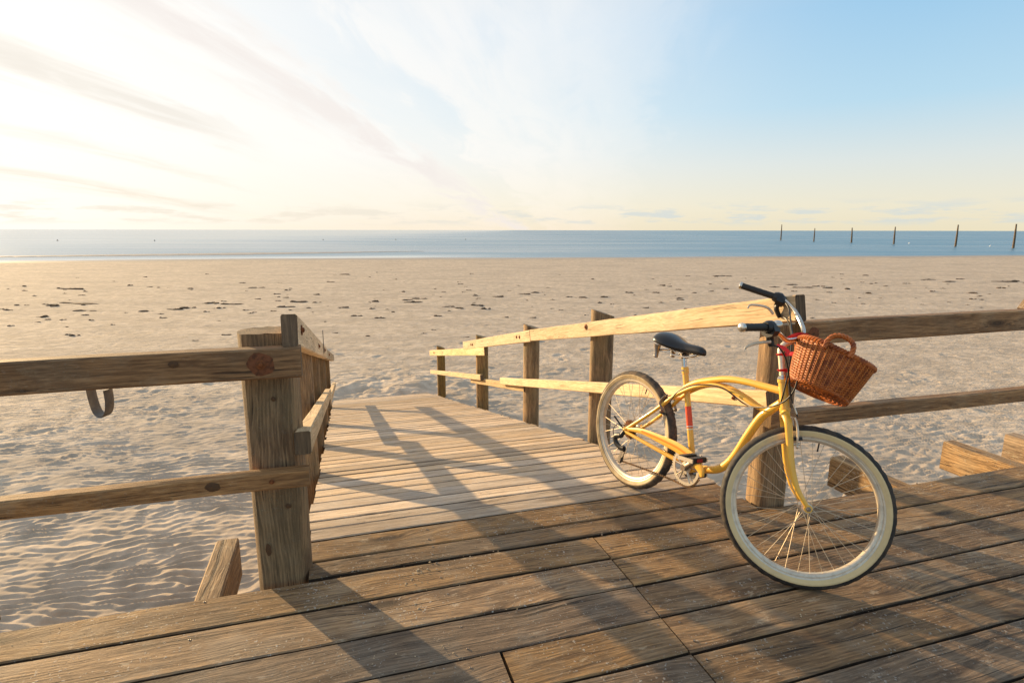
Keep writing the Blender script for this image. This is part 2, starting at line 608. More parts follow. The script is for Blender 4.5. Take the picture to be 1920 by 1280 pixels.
def vnoise(x, y, seed=0):
    xi, yi = np.floor(x).astype(np.int64), np.floor(y).astype(np.int64)
    fx, fy = x - xi, y - yi
    fx, fy = fx * fx * fx * (fx * (fx * 6 - 15) + 10), fy * fy * fy * (fy * (fy * 6 - 15) + 10)

    def hsh(a, b):
        return _val[_perm[(_perm[(a + seed * 131) & 4095] + b) & 4095]]
    a, b, c, d = hsh(xi, yi), hsh(xi + 1, yi), hsh(xi, yi + 1), hsh(xi + 1, yi + 1)
    return (a * (1 - fx) + b * fx) * (1 - fy) + (c * (1 - fx) + d * fx) * fy


def fbm(x, y, oct=4, seed=0, gain=0.5):
    s, a, t = 0, 1.0, 0
    for i in range(oct):
        s = s + a * vnoise(x, y, seed + i)
        t += a
        a *= gain
        x, y = x * 2.03 + 13.7, y * 2.03 - 7.1
    return s / t


# ------------------------------------------------------------------ beach sand (one sheet), sea
SX = np.array([-400.0, -61.0, -34.0, -5.0, 38.0, 80.0, 400.0])
SY = np.array([-39.0, 69.0, 77.5, 80.6, 86.0, 92.0, 137.0])


def shore_y(x):
    return np.interp(x, SX, SY)


def seg_dist(x, y, pts):
    best = np.full(x.shape, 1e9)
    hw = np.zeros(x.shape)
    for (ax, ay, aw), (bx, by, bw) in zip(pts[:-1], pts[1:]):
        dx, dy = bx - ax, by - ay
        t = np.clip(((x - ax) * dx + (y - ay) * dy) / (dx * dx + dy * dy), 0, 1)
        d = np.hypot(x - ax - t * dx, y - ay - t * dy)
        m = d < best
        best = np.where(m, d, best)
        hw = np.where(m, aw + t * (bw - aw), hw)
    return best, hw


RA, RB = Vector((-math.sin(A17), math.cos(A17), 0)), Vector((math.cos(A17), math.sin(A17), 0))


def sand_height(x, y):
    r = np.hypot(x, y)
    d = y - shore_y(x) + (fbm(x * 0.06, y * 0.06, 3, 5) - 0.5) * 3.0
    z = np.interp(d, [-45, -12, -1.0, 0.0, 6, 40], [GROUND, GROUND - 0.02, WATER + 0.025, WATER - 0.005, WATER - 0.35, WATER - 2.0])
    sd_, hw = seg_dist(x, y, [(-160, 52, 2.0), (-72, 80.5, 2.2), (-43, 91.5, 5.0), (-16, 103.5, 0.5)])
    bump = np.clip(1 - sd_ / np.maximum(hw, 0.1), -1, 1)
    z = np.maximum(z, np.where(bump > 0, WATER + 0.05 * np.sqrt(np.clip(bump, 0, 1)), -99))
    land = np.clip(-d / 6, 0, 1)
    # long swales and a low berm
    z = z + land * (fbm(x * 0.11, y * 0.16, 4, 9) - 0.5) * 0.07
    z = z + land * 0.05 * np.exp(-((d + 7.5) / 1.6) ** 2)
    # wind and water ripples
    near = np.clip((21 - r) / 9, 0, 1)
    ca, sa = math.cos(R(14)), math.sin(R(14))
    s = -x * sa + y * ca
    t = x * ca + y * sa
    wx = (fbm(x * 0.5, y * 0.5, 3, 21) - 0.5) * 0.55 + (fbm(t * 1.7, s * 2.4, 3, 33) - 0.5) * 0.22 + (fbm(t * 4.6, s * 6.5, 2, 41) - 0.5) * 0.085

    def crest(ph):
        q = 0.5 + 0.5 * np.sin(ph + 0.35 * np.sin(ph))
        return q ** 1.35 * 2 - 0.9
    k1 = 2 * PI / 0.128
    r1 = crest((s + wx) * k1)
    r2 = crest((s * 0.975 + t * 0.22 + wx * 0.9 + 0.07) * k1 * 1.07)
    r3 = crest((s * 0.975 - t * 0.26 + wx * 1.1 - 0.05) * k1 * 0.93)
    sel = fbm(t * 1.9, s * 3.2, 3, 61)
    w2 = np.clip((sel - 0.42) * 6, 0, 1)
    w3 = np.clip((fbm(t * 1.7 + 7, s * 3.0, 3, 65) - 0.48) * 6, 0, 1)
    rp = r1 * (1 - 0.75 * w2) + r2 * 0.75 * w2
    rp = rp * (1 - 0.7 * w3) + r3 * 0.7 * w3
    amp = 0.0165 * np.clip(fbm(x * 1.5 + 3, y * 1.5, 3, 55) * 2.4 - 0.20, 0.50, 1.25)
    amp = amp * np.clip(fbm(t * 3.4, s * 7.5, 2, 58) * 2.4 - 0.25, 0.25, 1.25)
    rough = (fbm(x * 11, y * 11, 3, 71) - 0.5) * 0.018 + (fbm(x * 2.3, y * 2.3, 3, 76) - 0.5) * 0.014
    z = z + near * land * (amp * rp + rough)
    # trodden and drifted sand round the foot of the ramp
    du = (x - E0.x) * RB.x + (y - E0.y) * RB.y
    dv = (x - E0.x) * RA.x + (y - E0.y) * RA.y
    foot = np.exp(-((du - 1.0) / 2.6) ** 2 - ((dv - 10.8) / 1.5) ** 2)
    z = z + foot * (0.05 + (fbm(x * 2.2, y * 2.2, 4, 81) - 0.5) * 0.26)
    # scattered footprints
    return z


def build_sand():
    th = np.concatenate([np.arange(-180, -58, 2.0), np.arange(-58, 58, 0.19), np.arange(58, 180.1, 2.0)]) * PI / 180
    rr = [1.2]
    while rr[-1] < 150:
        k = 0.0029 if rr[-1] > 3.5 else 0.015
        if rr[-1] > 10:
            k = 0.0042
        if rr[-1] > 22:
            k = 0.007
        if rr[-1] > 40:
            k = 0.010
        rr.append(rr[-1] * (1 + k))
    while rr[-1] < 900:
        rr.append(rr[-1] * 1.15)
    rr = np.array(rr)
    T, RR = np.meshgrid(th, rr)
    X, Y = np.sin(T) * RR, np.cos(T) * RR
    Z = sand_height(X, Y)
    # footprints: shallow dents with a raised lip
    foots = []
    for k in range(260):
        d = 11.0 * math.exp(rng.random() * 1.3)
        a = (rng.random() - 0.5) * R(112)
        foots.append((d * math.sin(a), d * math.cos(a), rng.random() * PI, 0.10 + 0.07 * rng.random()))
    lr = np.log(RR[:, 0])
    for fx, fy, fa, fs in foots:
        d = math.hypot(fx, fy)
        a = math.atan2(fx, fy)
        i0, i1 = np.searchsorted(rr, d - 0.6), np.searchsorted(rr, d + 0.6)
        j0, j1 = np.searchsorted(th, a - 0.6 / d), np.searchsorted(th, a + 0.6 / d)
        sub = (slice(i0, i1), slice(j0, j1))
        dx, dy = X[sub] - fx, Y[sub] - fy
        p = (dx * math.cos(fa) + dy * math.sin(fa)) / (fs * 1.6)
        q = (-dx * math.sin(fa) + dy * math.cos(fa)) / fs
        e = np.sqrt(p * p + q * q)
        Z[sub] += 0.012 * np.exp(-((e - 1.15) / 0.35) ** 2) - 0.020 * np.exp(-(e / 0.75) ** 4)
    nr, nt = X.shape
    co = np.stack([X, Y, Z], -1).reshape(-1, 3).astype(np.float32)
    idx = np.arange(nr * nt).reshape(nr, nt)
    quads = np.stack([idx[:-1, :-1], idx[:-1, 1:], idx[1:, 1:], idx[1:, :-1]], -1).reshape(-1, 4)[:, ::-1]
    me = bpy.data.meshes.new('beach_sand')
    me.vertices.add(len(co))
    me.vertices.foreach_set('co', co.ravel())
    me.loops.add(quads.size)
    me.loops.foreach_set('vertex_index', quads.ravel().astype(np.int32))
    me.polygons.add(len(quads))
    me.polygons.foreach_set('loop_start', np.arange(0, quads.size, 4, dtype=np.int32))
    me.polygons.foreach_set('loop_total', np.full(len(quads), 4, dtype=np.int32))
    me.update(calc_edges=True)
    me.shade_smooth()
    # wet sand close to the water line (how wet the sand is, not how lit)
    d = (Y - shore_y(X)).ravel()
    wet = np.clip((d + 9 + 5 * (fbm(X * 0.05, Y * 0.3, 3, 91).ravel() - 0.5)) / 7, 0, 1).astype(np.float32)
    at = me.attributes.new('wet', 'FLOAT', 'POINT')
    at.data.foreach_set('value', wet)

    w = Nodes('sand')
    geo = w.n('ShaderNodeNewGeometry')
    P = geo.outputs['Position']
    att = w.n('ShaderNodeAttribute')
    att.attribute_name = 'wet'
    wt = att.outputs['Fac']
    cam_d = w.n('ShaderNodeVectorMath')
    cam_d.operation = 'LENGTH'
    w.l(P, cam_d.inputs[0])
    big = w.noise(w.vmath('MULTIPLY', P, (0.25, 0.7, 0.5)), 1.0, 5, 0.6)
    mid = w.noise(P, 3.0, 5, 0.6)
    fine = w.noise(P, 90.0, 3, 0.6)
    col = w.mix(w.range(mid, 0.36, 0.66), (0.49, 0.395, 0.295), (0.67, 0.545, 0.415))
    col = w.mix(w.math('MULTIPLY', w.range(big, 0.44, 0.62), 0.45), col, (0.39, 0.32, 0.25))
    col = w.mix(w.math('MULTIPLY', w.range(fine, 0.55, 0.7), 0.30), col, (0.26, 0.20, 0.15))
    near_shade = w.math('MULTIPLY', w.range(w.noise(w.vmath('MULTIPLY', P, (0.35, 0.6, 0.0)), 1.0, 4), 0.35, 0.62), w.range(cam_d.outputs['Value'], 15, 6))  # nearby sand darkened in patches: ripple shade put into its colour
    col = w.mix(w.math('MULTIPLY', near_shade, 0.28), col, (0.30, 0.225, 0.155))
    col = w.mix(w.math('MULTIPLY', wt, 0.55), col, (0.26, 0.21, 0.165))
    # ripples too far away to be built
    rip = w.noise(w.vmath('MULTIPLY', P, (4.6, 12.0, 4.0)), 1.0, 4, 0.65, 0.5)
    hum = w.noise(w.vmath('MULTIPLY', P, (1.6, 2.8, 1.0)), 1.0, 4, 0.65)
    far = w.range(cam_d.outputs['Value'], 10, 18)
    dry = w.math('SUBTRACT', 1.0, wt, clamp=True)
    hgt = w.math('MULTIPLY', w.math('ADD', rip, w.math('MULTIPLY', hum, 1.2)), w.math('MULTIPLY', far, dry))
    nb = w.bump(hgt, 0.85, 0.075)
    nb = w.bump(fine, 0.25, 0.004, nb)
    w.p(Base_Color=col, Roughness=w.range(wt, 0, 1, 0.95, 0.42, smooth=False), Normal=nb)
    w.b.inputs['Specular IOR Level'].default_value = 0.25
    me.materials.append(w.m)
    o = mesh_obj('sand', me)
    o['kind'] = 'structure'
    o['label'] = 'pale rippled beach sand stretching to the sea'


def build_sea():
    mb = MB()
    xs = [-30000, -4000, -800, -200, -60, 0, 60, 200, 800, 4000, 30000]
    ys = [-3000, 0, 60, 90, 130, 200, 400, 1000, 3000, 8000, 40000]
    vv = [(x, y, WATER) for y in ys for x in xs]
    n = len(xs)
    ff = [(j * n + i, j * n + i + 1, (j + 1) * n + i + 1, (j + 1) * n + i) for j in range(len(ys) - 1) for i in range(n - 1)]
    mb.add(vv, ff)
    w = Nodes('sea_water')
    geo = w.n('ShaderNodeNewGeometry')
    P = geo.outputs['Position']
    w1 = w.noise(w.vmath('MULTIPLY', P, (0.55, 1.6, 1.0)), 1.0, 4, 0.6, 0.3)
    w2 = w.noise(w.vmath('MULTIPLY', P, (0.08, 0.22, 1.0)), 1.0, 3, 0.55)
    w3 = w.noise(w.vmath('MULTIPLY', P, (0.012, 0.055, 1.0)), 1.0, 4, 0.6)
    sp = w.n('ShaderNodeSeparateXYZ')
    w.l(P, sp.inputs[0])
    # the shallow lagoon behind the sand spit is sheltered and lies still
    off = w.math('SUBTRACT', sp.outputs[1], w.math('ADD', w.math('MULTIPLY', sp.outputs[0], 0.30), 82.0))
    calm = w.math('MULTIPLY', w.range(off, 16, 4), w.range(sp.outputs[0], 5, -20))
    live = w.math('MULTIPLY', w.math('SUBTRACT', 1.0, calm, clamp=True), w.range(sp.outputs[0], -160, 60, 0.30, 1.0))
    hgt = w.math('MULTIPLY', w.math('ADD', w.math('MULTIPLY', w1, 0.30), w.math('MULTIPLY', w2, 0.9)), live)
    nb = w.bump(hgt, 0.36, 0.55)
    col = w.mix(w.range(w3, 0.38, 0.62), (0.010, 0.110, 0.190), (0.022, 0.160, 0.255))
    w.p(Base_Color=col, Roughness=w.math('ADD', w.math('MULTIPLY', w.range(w3, 0.35, 0.65, 0.18, 0.32), live), 0.07), Normal=nb, IOR=2.3)
    o = mb.build('sea', w.m, smooth=False, origin=Vector((0, 0, WATER)))
    o['kind'] = 'structure'
    o['label'] = 'calm blue sea reaching the horizon'


# ------------------------------------------------------------------ timber pieces
def beam(name, mat, p0, p1, h, t, parent, bevel=0.006, seg=6, jit=0.002, up=Vector((0, 0, 1)), quadL=None, label=None, endskew=0.0, ref='c'):
    """squared timber from p0 to p1 (centre line), h tall (along up), t thick; edges eased and a little uneven"""
    p0, p1 = Vector(p0), Vector(p1)
    xa = (p1 - p0).normalized()
    za = (up - xa * up.dot(xa)).normalized()
    ya = za.cross(xa)
    Lh = (p1 - p0).length
    mid = (p0 + p1) / 2
    b = bevel
    prof = [(-t / 2 + b, -h / 2), (t / 2 - b, -h / 2), (t / 2, -h / 2 + b), (t / 2, h / 2 - b), (t / 2 - b, h / 2), (-t / 2 + b, h / 2), (-t / 2, h / 2 - b), (-t / 2, -h / 2 + b)]
    vv, ff = [], []
    for i in range(seg + 1):
        x = -Lh / 2 + Lh * i / seg
        oy, oz = random.uniform(-jit, jit), random.uniform(-jit, jit)
        for y, z in prof:
            vv.append((x + (endskew * y if i in (0, seg) else 0), y + oy + random.uniform(-jit, jit) * 0.5, z + oz + random.uniform(-jit, jit) * 0.5))
    for i in range(seg):
        for j in range(8):
            j2 = (j + 1) % 8
            ff.append((i * 8 + j, i * 8 + j2, (i + 1) * 8 + j2, (i + 1) * 8 + j))
    ff.append(tuple(range(8))[::-1])
    ff.append(tuple(seg * 8 + j for j in range(8)))
    mb = MB().add(vv, ff)
    me = mb.mesh(name, mat, True)
    if mat is not M_GALV:
        me.materials.append(M_END)
        for pl_ in me.polygons:
            if len(pl_.vertices) == 8:
                pl_.material_index = 1
    o = mesh_obj(name, me, parent, frame(mid, xa, ya, za))
    if label:
        o['label'] = label
    return o


def plank(name, mat, quad, zt, parent, thick=0.044, seg=8, jit=0.0025):
    """plank given by its four top corners (u0,v_near),(u1,v_near),(u1,v_far),(u0,v_far) with heights zt"""
    a, b, c, d = [uv(q[0], q[1], z) for q, z in zip(quad, zt)]
    o = (a + b + c + d) / 4
    xa = ((b - a) + (c - d)).normalized()
    za = (b - a).cross(d - a).normalized()
    if za.z < 0:
        za = -za
    ya = za.cross(xa)
    Mi = frame(o, xa, ya, za).inverted()
    a, b, c, d = [Mi @ q for q in (a, b, c, d)]
    vv, ff = [], []
    bev = 0.005
    tilt = random.uniform(-0.0015, 0.0015)
    for i in range(seg + 1):
        s = i / seg
        n, f = a.lerp(b, s), d.lerp(c, s)
        j1, j2, jz = (random.uniform(-jit, jit) for _ in range(3))
        y0, y1 = n.y + j1, f.y + j2
        x0, x1 = n.x, f.x
        zz = jz * 0.5
        t0, t1 = zz - tilt, zz + tilt
        ring = [(x0, y0 + bev, t0), (x0, y0, t0 - bev), (x0, y0, -thick + bev), (x0, y0 + bev, -thick),
                (x1, y1 - bev, -thick), (x1, y1, -thick + bev), (x1, y1, t1 - bev), (x1, y1 - bev, t1)]
        vv += ring
    for i in range(seg):
        for j in range(8):
            j2 = (j + 1) % 8
            ff.append((i * 8 + j, i * 8 + j2, (i + 1) * 8 + j2, (i + 1) * 8 + j))
    ff.append(tuple(range(8))[::-1])
    ff.append(tuple(seg * 8 + j for j in range(8)))
    me = MB().add(vv, ff).mesh(name, mat, True)
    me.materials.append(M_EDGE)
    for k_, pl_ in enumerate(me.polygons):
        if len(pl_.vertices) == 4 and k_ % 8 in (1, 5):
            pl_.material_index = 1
    return mesh_obj(name, me, parent, frame(o, xa, ya, za))


def post(name, mat, base, height, rad, parent, slant=0.0, slant_dir=None, n=20, flatside=None, lean=(0, 0), taper=0.02):
    """round timber post standing from base (centre) up; slanted saw cut on top"""
    base = Vector(base)
    st = 9
    vv, ff = [], []
    ph = random.random() * 6
    sdv = slant_dir or U
    for i in range(st):
        s = i / (st - 1)
        for j in range(n):
            a = 2 * PI * j / n
            r = rad * (1 + 0.030 * math.sin(3 * a + ph) + 0.022 * math.sin(5 * a + 2 * ph + 1.5 * s) + random.uniform(-0.012, 0.012)) * (1 - taper * s)
            x, y = r * math.cos(a), r * math.sin(a)
            if flatside is not None:
                dd = x * flatside.x + y * flatside.y
                lim = rad * 0.66
                if dd > lim:
                    x -= (dd - lim) * flatside.x
                    y -= (dd - lim) * flatside.y
            z = s * height
            if i == st - 1:
                z += -slant * (x * sdv.x + y * sdv.y) + random.uniform(-0.002, 0.002)
            vv.append((x + lean[0] * s, y + lean[1] * s, z))
    for i in range(st - 1):
        for j in range(n):
            j2 = (j + 1) % n
            ff.append((i * n + j, i * n + j2, (i + 1) * n + j2, (i + 1) * n + j))
    ff.append(tuple(range(n))[::-1])
    ff.append(tuple((st - 1) * n + j for j in range(n)))
    return mesh_obj(name, MB().add(vv, ff).mesh(name, mat, True), parent, Matrix.Translation(base))


def bolt(pos, normal, parent, r=0.02, name='bolt'):
    """rusty coach bolt with washer, flat on a face with the given normal"""
    za = Vector(normal).normalized()
    xa = za.orthogonal().normalized()
    M = frame(Vector(pos), xa, za.cross(xa), za)
    mb = MB().lathe([(r, 0.0), (r, 0.003), (r * 0.85, 0.0045), (r * 0.5, 0.0045), (r * 0.46, 0.010), (r * 0.3, 0.013), (0.0001, 0.0135)], M, 12)
    return mb.build(name, M_RUST, parent)


# ------------------------------------------------------------------ deck and ramp
def build_deck():
    root = bpy.data.objects.new('deck', None)
    C.objects.link(root)
    root.location = uv(1.3, -1)
    root['kind'] = 'structure'
    root['label'] = 'weathered brown plank deck at the head of the ramp'
    Z4 = (0, 0, 0, 0)
    G = 0.006

    def row(u0, u1, top, bot, mat=M_DECK):
        # top = far edge (larger v), bot = near edge, each (v at u0, v at u1)
        g = random.uniform(0.0040, 0.0072)
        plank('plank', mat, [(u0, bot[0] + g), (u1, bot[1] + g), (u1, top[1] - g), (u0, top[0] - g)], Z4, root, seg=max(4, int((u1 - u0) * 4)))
    S = 1.312
    g1L, g1S, g1R = -0.20, -0.235, -0.25
    row(-5.0, S - G / 2, (0.004, -0.036), (-0.205, g1S))
    row(S + G / 2, 8.0, (-0.043, -0.02), (-0.243, -0.255))
    row(-5.0, S - G / 2, (-0.205, g1S), (-0.435, -0.453))
    row(S + G / 2, 8.0, (-0.243, -0.255), (-0.456, -0.452))
    row(-5.0, S - G / 2, (-0.435, -0.453), (-0.645, -0.660))
    row(S + G / 2, 8.0, (-0.456, -0.452), (-0.662, -0.660))
    row(-5.0, 0.664, (-0.645, -0.655), (-0.86, -0.862))
    row(0.676, S - G / 2, (-0.655, -0.660), (-0.862, -0.860))
    row(S + G / 2, 8.0, (-0.662, -0.660), (-0.864, -0.860))
    row(-5.0, S - G / 2, (-0.86, -0.860), (-1.068, -1.068))
    row(S + G / 2, 8.0, (-0.864, -0.860), (-1.072, -1.068))
    v = -1.07
    k = 0
    while v > -3.9:
        s2 = (S, 0.664, 2.2)[k % 3] if k else S
        row(-5.0, s2 - G / 2, (v, v), (v - 0.208, v - 0.208))
        row(s2 + G / 2, 8.0, (v, v), (v - 0.208, v - 0.208))
        v -= 0.21
        k += 1
    # flat planks between the deck edge and the head of the ramp
    row(0.0, 2.285, (0.117, 0.104), (-0.012, -0.042))
    row(-0.005, 2.262, (0.305, 0.305), (0.117, 0.104))
    # joists that carry the planks and stick out past the edge
    for u, v1, w in ((-2.2, 0.50, 0.10), (-1.385, 0.47, 0.10), (-0.405, 0.53, 0.105), (0.55, 0.28, 0.1), (1.45, 0.28, 0.1), (2.15, 0.2, 0.1), (3.395, 0.52, 0.11), (4.415, 0.51, 0.11), (5.04, 0.50, 0.11), (6.3, 0.5, 0.11)):
        beam('joist', M_JOIST, uv(u, v1, -0.152), uv(u, -4.0, -0.152), 0.21, w, root, bevel=0.008, seg=8, jit=0.003)
    knot_disc(uv(-0.425, 0.50, -0.0465), Vector((0, 0, 1)), root, 0.016, M_KNOT, 'knot', 1.6)
    beam('bearer', M_JOIST, uv(-5, -0.55, -0.36), uv(8, -0.55, -0.36), 0.2, 0.1, root, seg=4)
    beam('bearer', M_JOIST, uv(-5, -3.2, -0.36), uv(8, -3.2, -0.36), 0.2, 0.1, root, seg=4)
    for u in (-4.2, -1.4, 1.6, 4.4, 7.0):
        post('support_post', M_POST, uv(u, -0.66, GROUND - 0.4), 2.15, 0.1, root)
    sc = MB()
    for u in (-2.2, -1.385, -0.405, 0.55, 1.27, 1.355, 2.15, 3.395, 4.415, 5.04):
        for v in (-0.045, -0.165, -0.285, -0.405, -0.50, -0.61, -0.705, -0.815, -0.91, -1.02, 0.03, 0.085, 0.16, 0.26):
            if v > 0 and not 0.02 < u < 2.25:
                continue
            c = uv(u + random.uniform(-0.012, 0.012), v + random.uniform(-0.008, 0.008), 0.0012)
            sc.lathe([(0.0046, -0.004), (0.0046, 0.0), (0.0036, 0.0006), (0.0012, -0.0006)], Matrix.Translation(c), 8)
    so = sc.build('screw_heads', M_STEEL, root)
    so['kind'] = 'stuff'
    return root


def right_edge(v):
    return 2.262 - 0.0235 * max(0.0, v)


def build_ramp():
    root = bpy.data.objects.new('ramp', None)
    C.objects.link(root)
    root.location = uv(1.1, 5, ramp_z(5))
    root['kind'] = 'structure'
    root['label'] = 'pale weathered plank ramp sloping down to the beach'
    v0 = 0.305
    k = 0
    while v0 < 10.35:
        wd = 0.128 if k == 0 else random.choice((0.152, 0.195, 0.200, 0.205, 0.210))
        v1 = v0 + wd
        z0 = 0.0 if k == 0 else ramp_z(v0)
        z1 = ramp_z(v1)
        g = random.uniform(0.0045, 0.0075)
        zo = random.uniform(-0.0015, 0.0015)
        ul = (-0.005 if k == 0 else -0.025 + random.uniform(-0.012, 0.012))
        ur = right_edge(v0) + random.uniform(-0.02, 0.02)
        sk = random.uniform(-0.006, 0.006)
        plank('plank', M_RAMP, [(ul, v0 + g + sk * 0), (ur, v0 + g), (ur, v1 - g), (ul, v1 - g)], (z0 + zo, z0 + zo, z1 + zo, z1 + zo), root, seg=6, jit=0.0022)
        v0 = v1
        k += 1
    for u in (0.12, 0.8, 1.45, 2.0):
        beam('stringer', M_JOIST, uv(u, 0.32, -0.13), uv(u, 10.2, ramp_z(10.2) - 0.13), 0.16, 0.08, root, seg=8)
    return root


# ------------------------------------------------------------------ railings
def knot_disc(pos, normal, parent, r=0.042, mat=None, name='rust_stain', long=1.25):
    za = Vector(normal).normalized()
    xa = Vector((0, 0, 1))
    xa = (xa - za * xa.dot(za)).normalized()
    M = frame(Vector(pos), xa, za.cross(xa), za)
    n = 18
    vv = [M @ Vector((0, 0, 0.0035))]
    for ring, hh in ((0.35, 0.0035), (1.0, 0.0010)):
        for j in range(n):
            a = 2 * PI * j / n
            q = r * ring * (1 + 0.10 * math.sin(2 * a + 1) + 0.06 * math.sin(5 * a))
            vv.append(M @ Vector((q * math.cos(a), q * math.sin(a) * long, hh)))
    ff = [(0, 1 + j, 1 + (j + 1) % n) for j in range(n)] + [(1 + j, 1 + n + j, 1 + n + (j + 1) % n, 1 + (j + 1) % n) for j in range(n)]
    MB().add(vv, ff).build(name, mat or M_RUSTSTAIN, parent)


def build_railings():
    NV = -V
    # --- left: railing along the deck edge
    t = thing('railing', 'brown deck railing left of the ramp with hook hanging under its top rail', 'railing', uv(-0.1, 0.08), 'timber railings of the boardwalk')
    post('post', M_POST, uv(-0.100, 0.092, -2.6), 3.665, 0.110, t, n=26, flatside=NV, taper=0.0)
    post('post', M_POST, uv(-2.6, 0.10, -2.6), 3.67, 0.105, t)
    beam('top_rail', M_RAIL, uv(-3.6, -0.052, 0.972), uv(0.035, -0.052, 0.966), 0.118, 0.068, t, seg=10)
    beam('lower_rail', M_RAIL, uv(-3.6, -0.043, 0.505), uv(0.035, -0.043, 0.486), 0.072, 0.060, t, seg=10)
    knot_disc(uv(-0.108, -0.0865, 0.966), NV, t)
    bolt(uv(-0.108, -0.089, 0.966), NV, t, 0.019)
    bolt(uv(-0.105, -0.0735, 0.487), NV, t, 0.010)
    knot_disc(uv(-0.317, -0.0735, 0.492), NV, t, 0.017, M_KNOT, 'knot', 1.7)
    knot_disc(uv(-0.40, -0.0865, 0.985), NV, t, 0.012, M_KNOT, 'knot', 1.6)
    knot_disc(uv(-0.085, 0.0125, 0.800), NV, t, 0.009, M_KNOT, 'knot', 1.1)
    knot_disc(uv(-0.060, 0.0125, 0.335), NV, t, 0.010, M_KNOT, 'knot', 1.2)
    knot_disc(uv(-0.150, 0.0125, 0.150), NV, t, 0.026, M_KNOT, 'knot', 0.45)

    # --- left: handrail down the ramp
    t = thing('railing', 'left hand ramp railing seen end on with white lit inner face', 'railing', uv(-0.1, 4, ramp_z(4)), 'timber railings of the boardwalk')
    k = math.tan(R(12.75))
    top = lambda v: 1.075 - k * v
    low = lambda v: 0.610 - k * v
    post('post', M_POST, uv(-0.118, 1.95, -2.7), 2.7 + top(1.95) + 0.06, 0.098, t, slant=0.25, slant_dir=-U)
    post('post', M_POST, uv(-0.118, 3.45, -2.8), 2.8 + top(3.45) + 0.06, 0.096, t, slant=0.25, slant_dir=-U)
    post('post', M_POST, uv(-0.118, 5.45, -2.8), 2.8 + top(5.45) + 0.06, 0.096, t, slant=0.25, slant_dir=-U)
    post('post', M_POST, uv(-0.118, 8.2, -2.8), 2.8 + top(8.2) + 0.06, 0.094, t, slant=0.25, slant_dir=-U)
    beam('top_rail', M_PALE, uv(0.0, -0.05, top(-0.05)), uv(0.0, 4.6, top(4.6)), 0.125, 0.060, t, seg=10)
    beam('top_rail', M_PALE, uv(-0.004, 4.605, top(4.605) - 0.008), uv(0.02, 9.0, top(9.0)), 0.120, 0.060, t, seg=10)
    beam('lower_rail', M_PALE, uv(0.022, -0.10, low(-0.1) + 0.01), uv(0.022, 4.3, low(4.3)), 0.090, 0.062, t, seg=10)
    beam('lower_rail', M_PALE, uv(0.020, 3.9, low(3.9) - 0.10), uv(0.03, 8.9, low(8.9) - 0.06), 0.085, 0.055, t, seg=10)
    for v, dz in ((0.14, 0.01), (1.95, 0.0), (3.45, 0.01), (5.45, 0.0), (8.2, 0.0)):
        bolt(uv(0.031, v, top(v) + dz), U, t, 0.022)
    beam('metal_strap', M_GALV, uv(0.036, 3.05, top(3.05) - 0.03), uv(0.036, 3.05, top(3.05) + 0.185), 0.045, 0.006, t, up=V, bevel=0.001, seg=2, jit=0)

    # --- right: handrail down the ramp
    t = thing('railing', 'sunlit pale ramp railing on four round posts behind the bicycle', 'railing', uv(2.4, 4, ramp_z(4)), 'timber railings of the boardwalk')
    ui = lambda v: 2.205 - 0.006 * v                    # inner face of the rails
    k2 = 0.226
    topr = lambda v: 1.122 - k2 * v - 0.0022 * max(0, v - 5) ** 2
    for (px, py, pyt, rad) in ((1123, 830, 594, 0.101), (996.5, 797, 621, 0.096), (905.5, 768, 637, 0.098), (828.5, 745, 660, 0.092)):
        # stand the post so that its axis passes through the base point seen in the photograph
        lo, hi = 0.5, 14.0
        uc = lambda v: ui(v) + 0.060 + rad
        for _ in range(40):
            mid = (lo + hi) / 2
            q = uv(uc(mid), mid, ramp_z(mid))
            d = Vector((q.x, q.y, q.z - CAM_H))
            zc = d.y * math.cos(PITCH) - d.z * math.sin(PITCH)
            if 960 + FPX * d.x / zc > px:
                lo = mid
            else:
                hi = mid
        v = lo
        zt = topr(v) + 0.062 + 0.055
        post('post', M_POST, uv(uc(v), v, -2.8), 2.8 + zt, rad, t, slant=0.32, slant_dir=(U * 0.85 + V * -0.1).normalized())
        bolt(uv(ui(v) - 0.001, v - 0.02, topr(v) + 0.004), -U, t, 0.024)
        if 900 < px < 1000:
            bolt(uv(ui(v) - 0.001, v + 0.09, topr(v) - 0.015), -U, t, 0.022)
    tr = 0.056

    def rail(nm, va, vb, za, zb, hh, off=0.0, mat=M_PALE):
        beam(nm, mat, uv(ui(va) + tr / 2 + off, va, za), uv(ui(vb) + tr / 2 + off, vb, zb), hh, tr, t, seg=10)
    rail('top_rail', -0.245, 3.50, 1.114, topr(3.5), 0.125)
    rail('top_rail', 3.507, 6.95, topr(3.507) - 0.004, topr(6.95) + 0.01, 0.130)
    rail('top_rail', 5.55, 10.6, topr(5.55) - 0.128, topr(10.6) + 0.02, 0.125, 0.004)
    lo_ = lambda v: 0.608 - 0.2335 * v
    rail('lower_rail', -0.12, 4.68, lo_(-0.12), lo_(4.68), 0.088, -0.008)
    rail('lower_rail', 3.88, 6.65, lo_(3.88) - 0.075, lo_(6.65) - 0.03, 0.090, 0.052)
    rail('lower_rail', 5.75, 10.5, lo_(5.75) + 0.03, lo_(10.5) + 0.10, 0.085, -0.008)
    bolt(uv(ui(0) - 0.009, 0.12, lo_(0.12)), -U, t, 0.011)

    # --- right: railing along the deck edge
    t = thing('railing', 'brown deck railing right of the ramp behind the bicycle basket', 'railing', uv(2.4, 0.06), 'timber railings of the boardwalk')
    post('post', M_POST, uv(2.405, 0.052, -2.6), 2.6 + 0.99, 0.098, t, n=26, flatside=NV, taper=0.01)
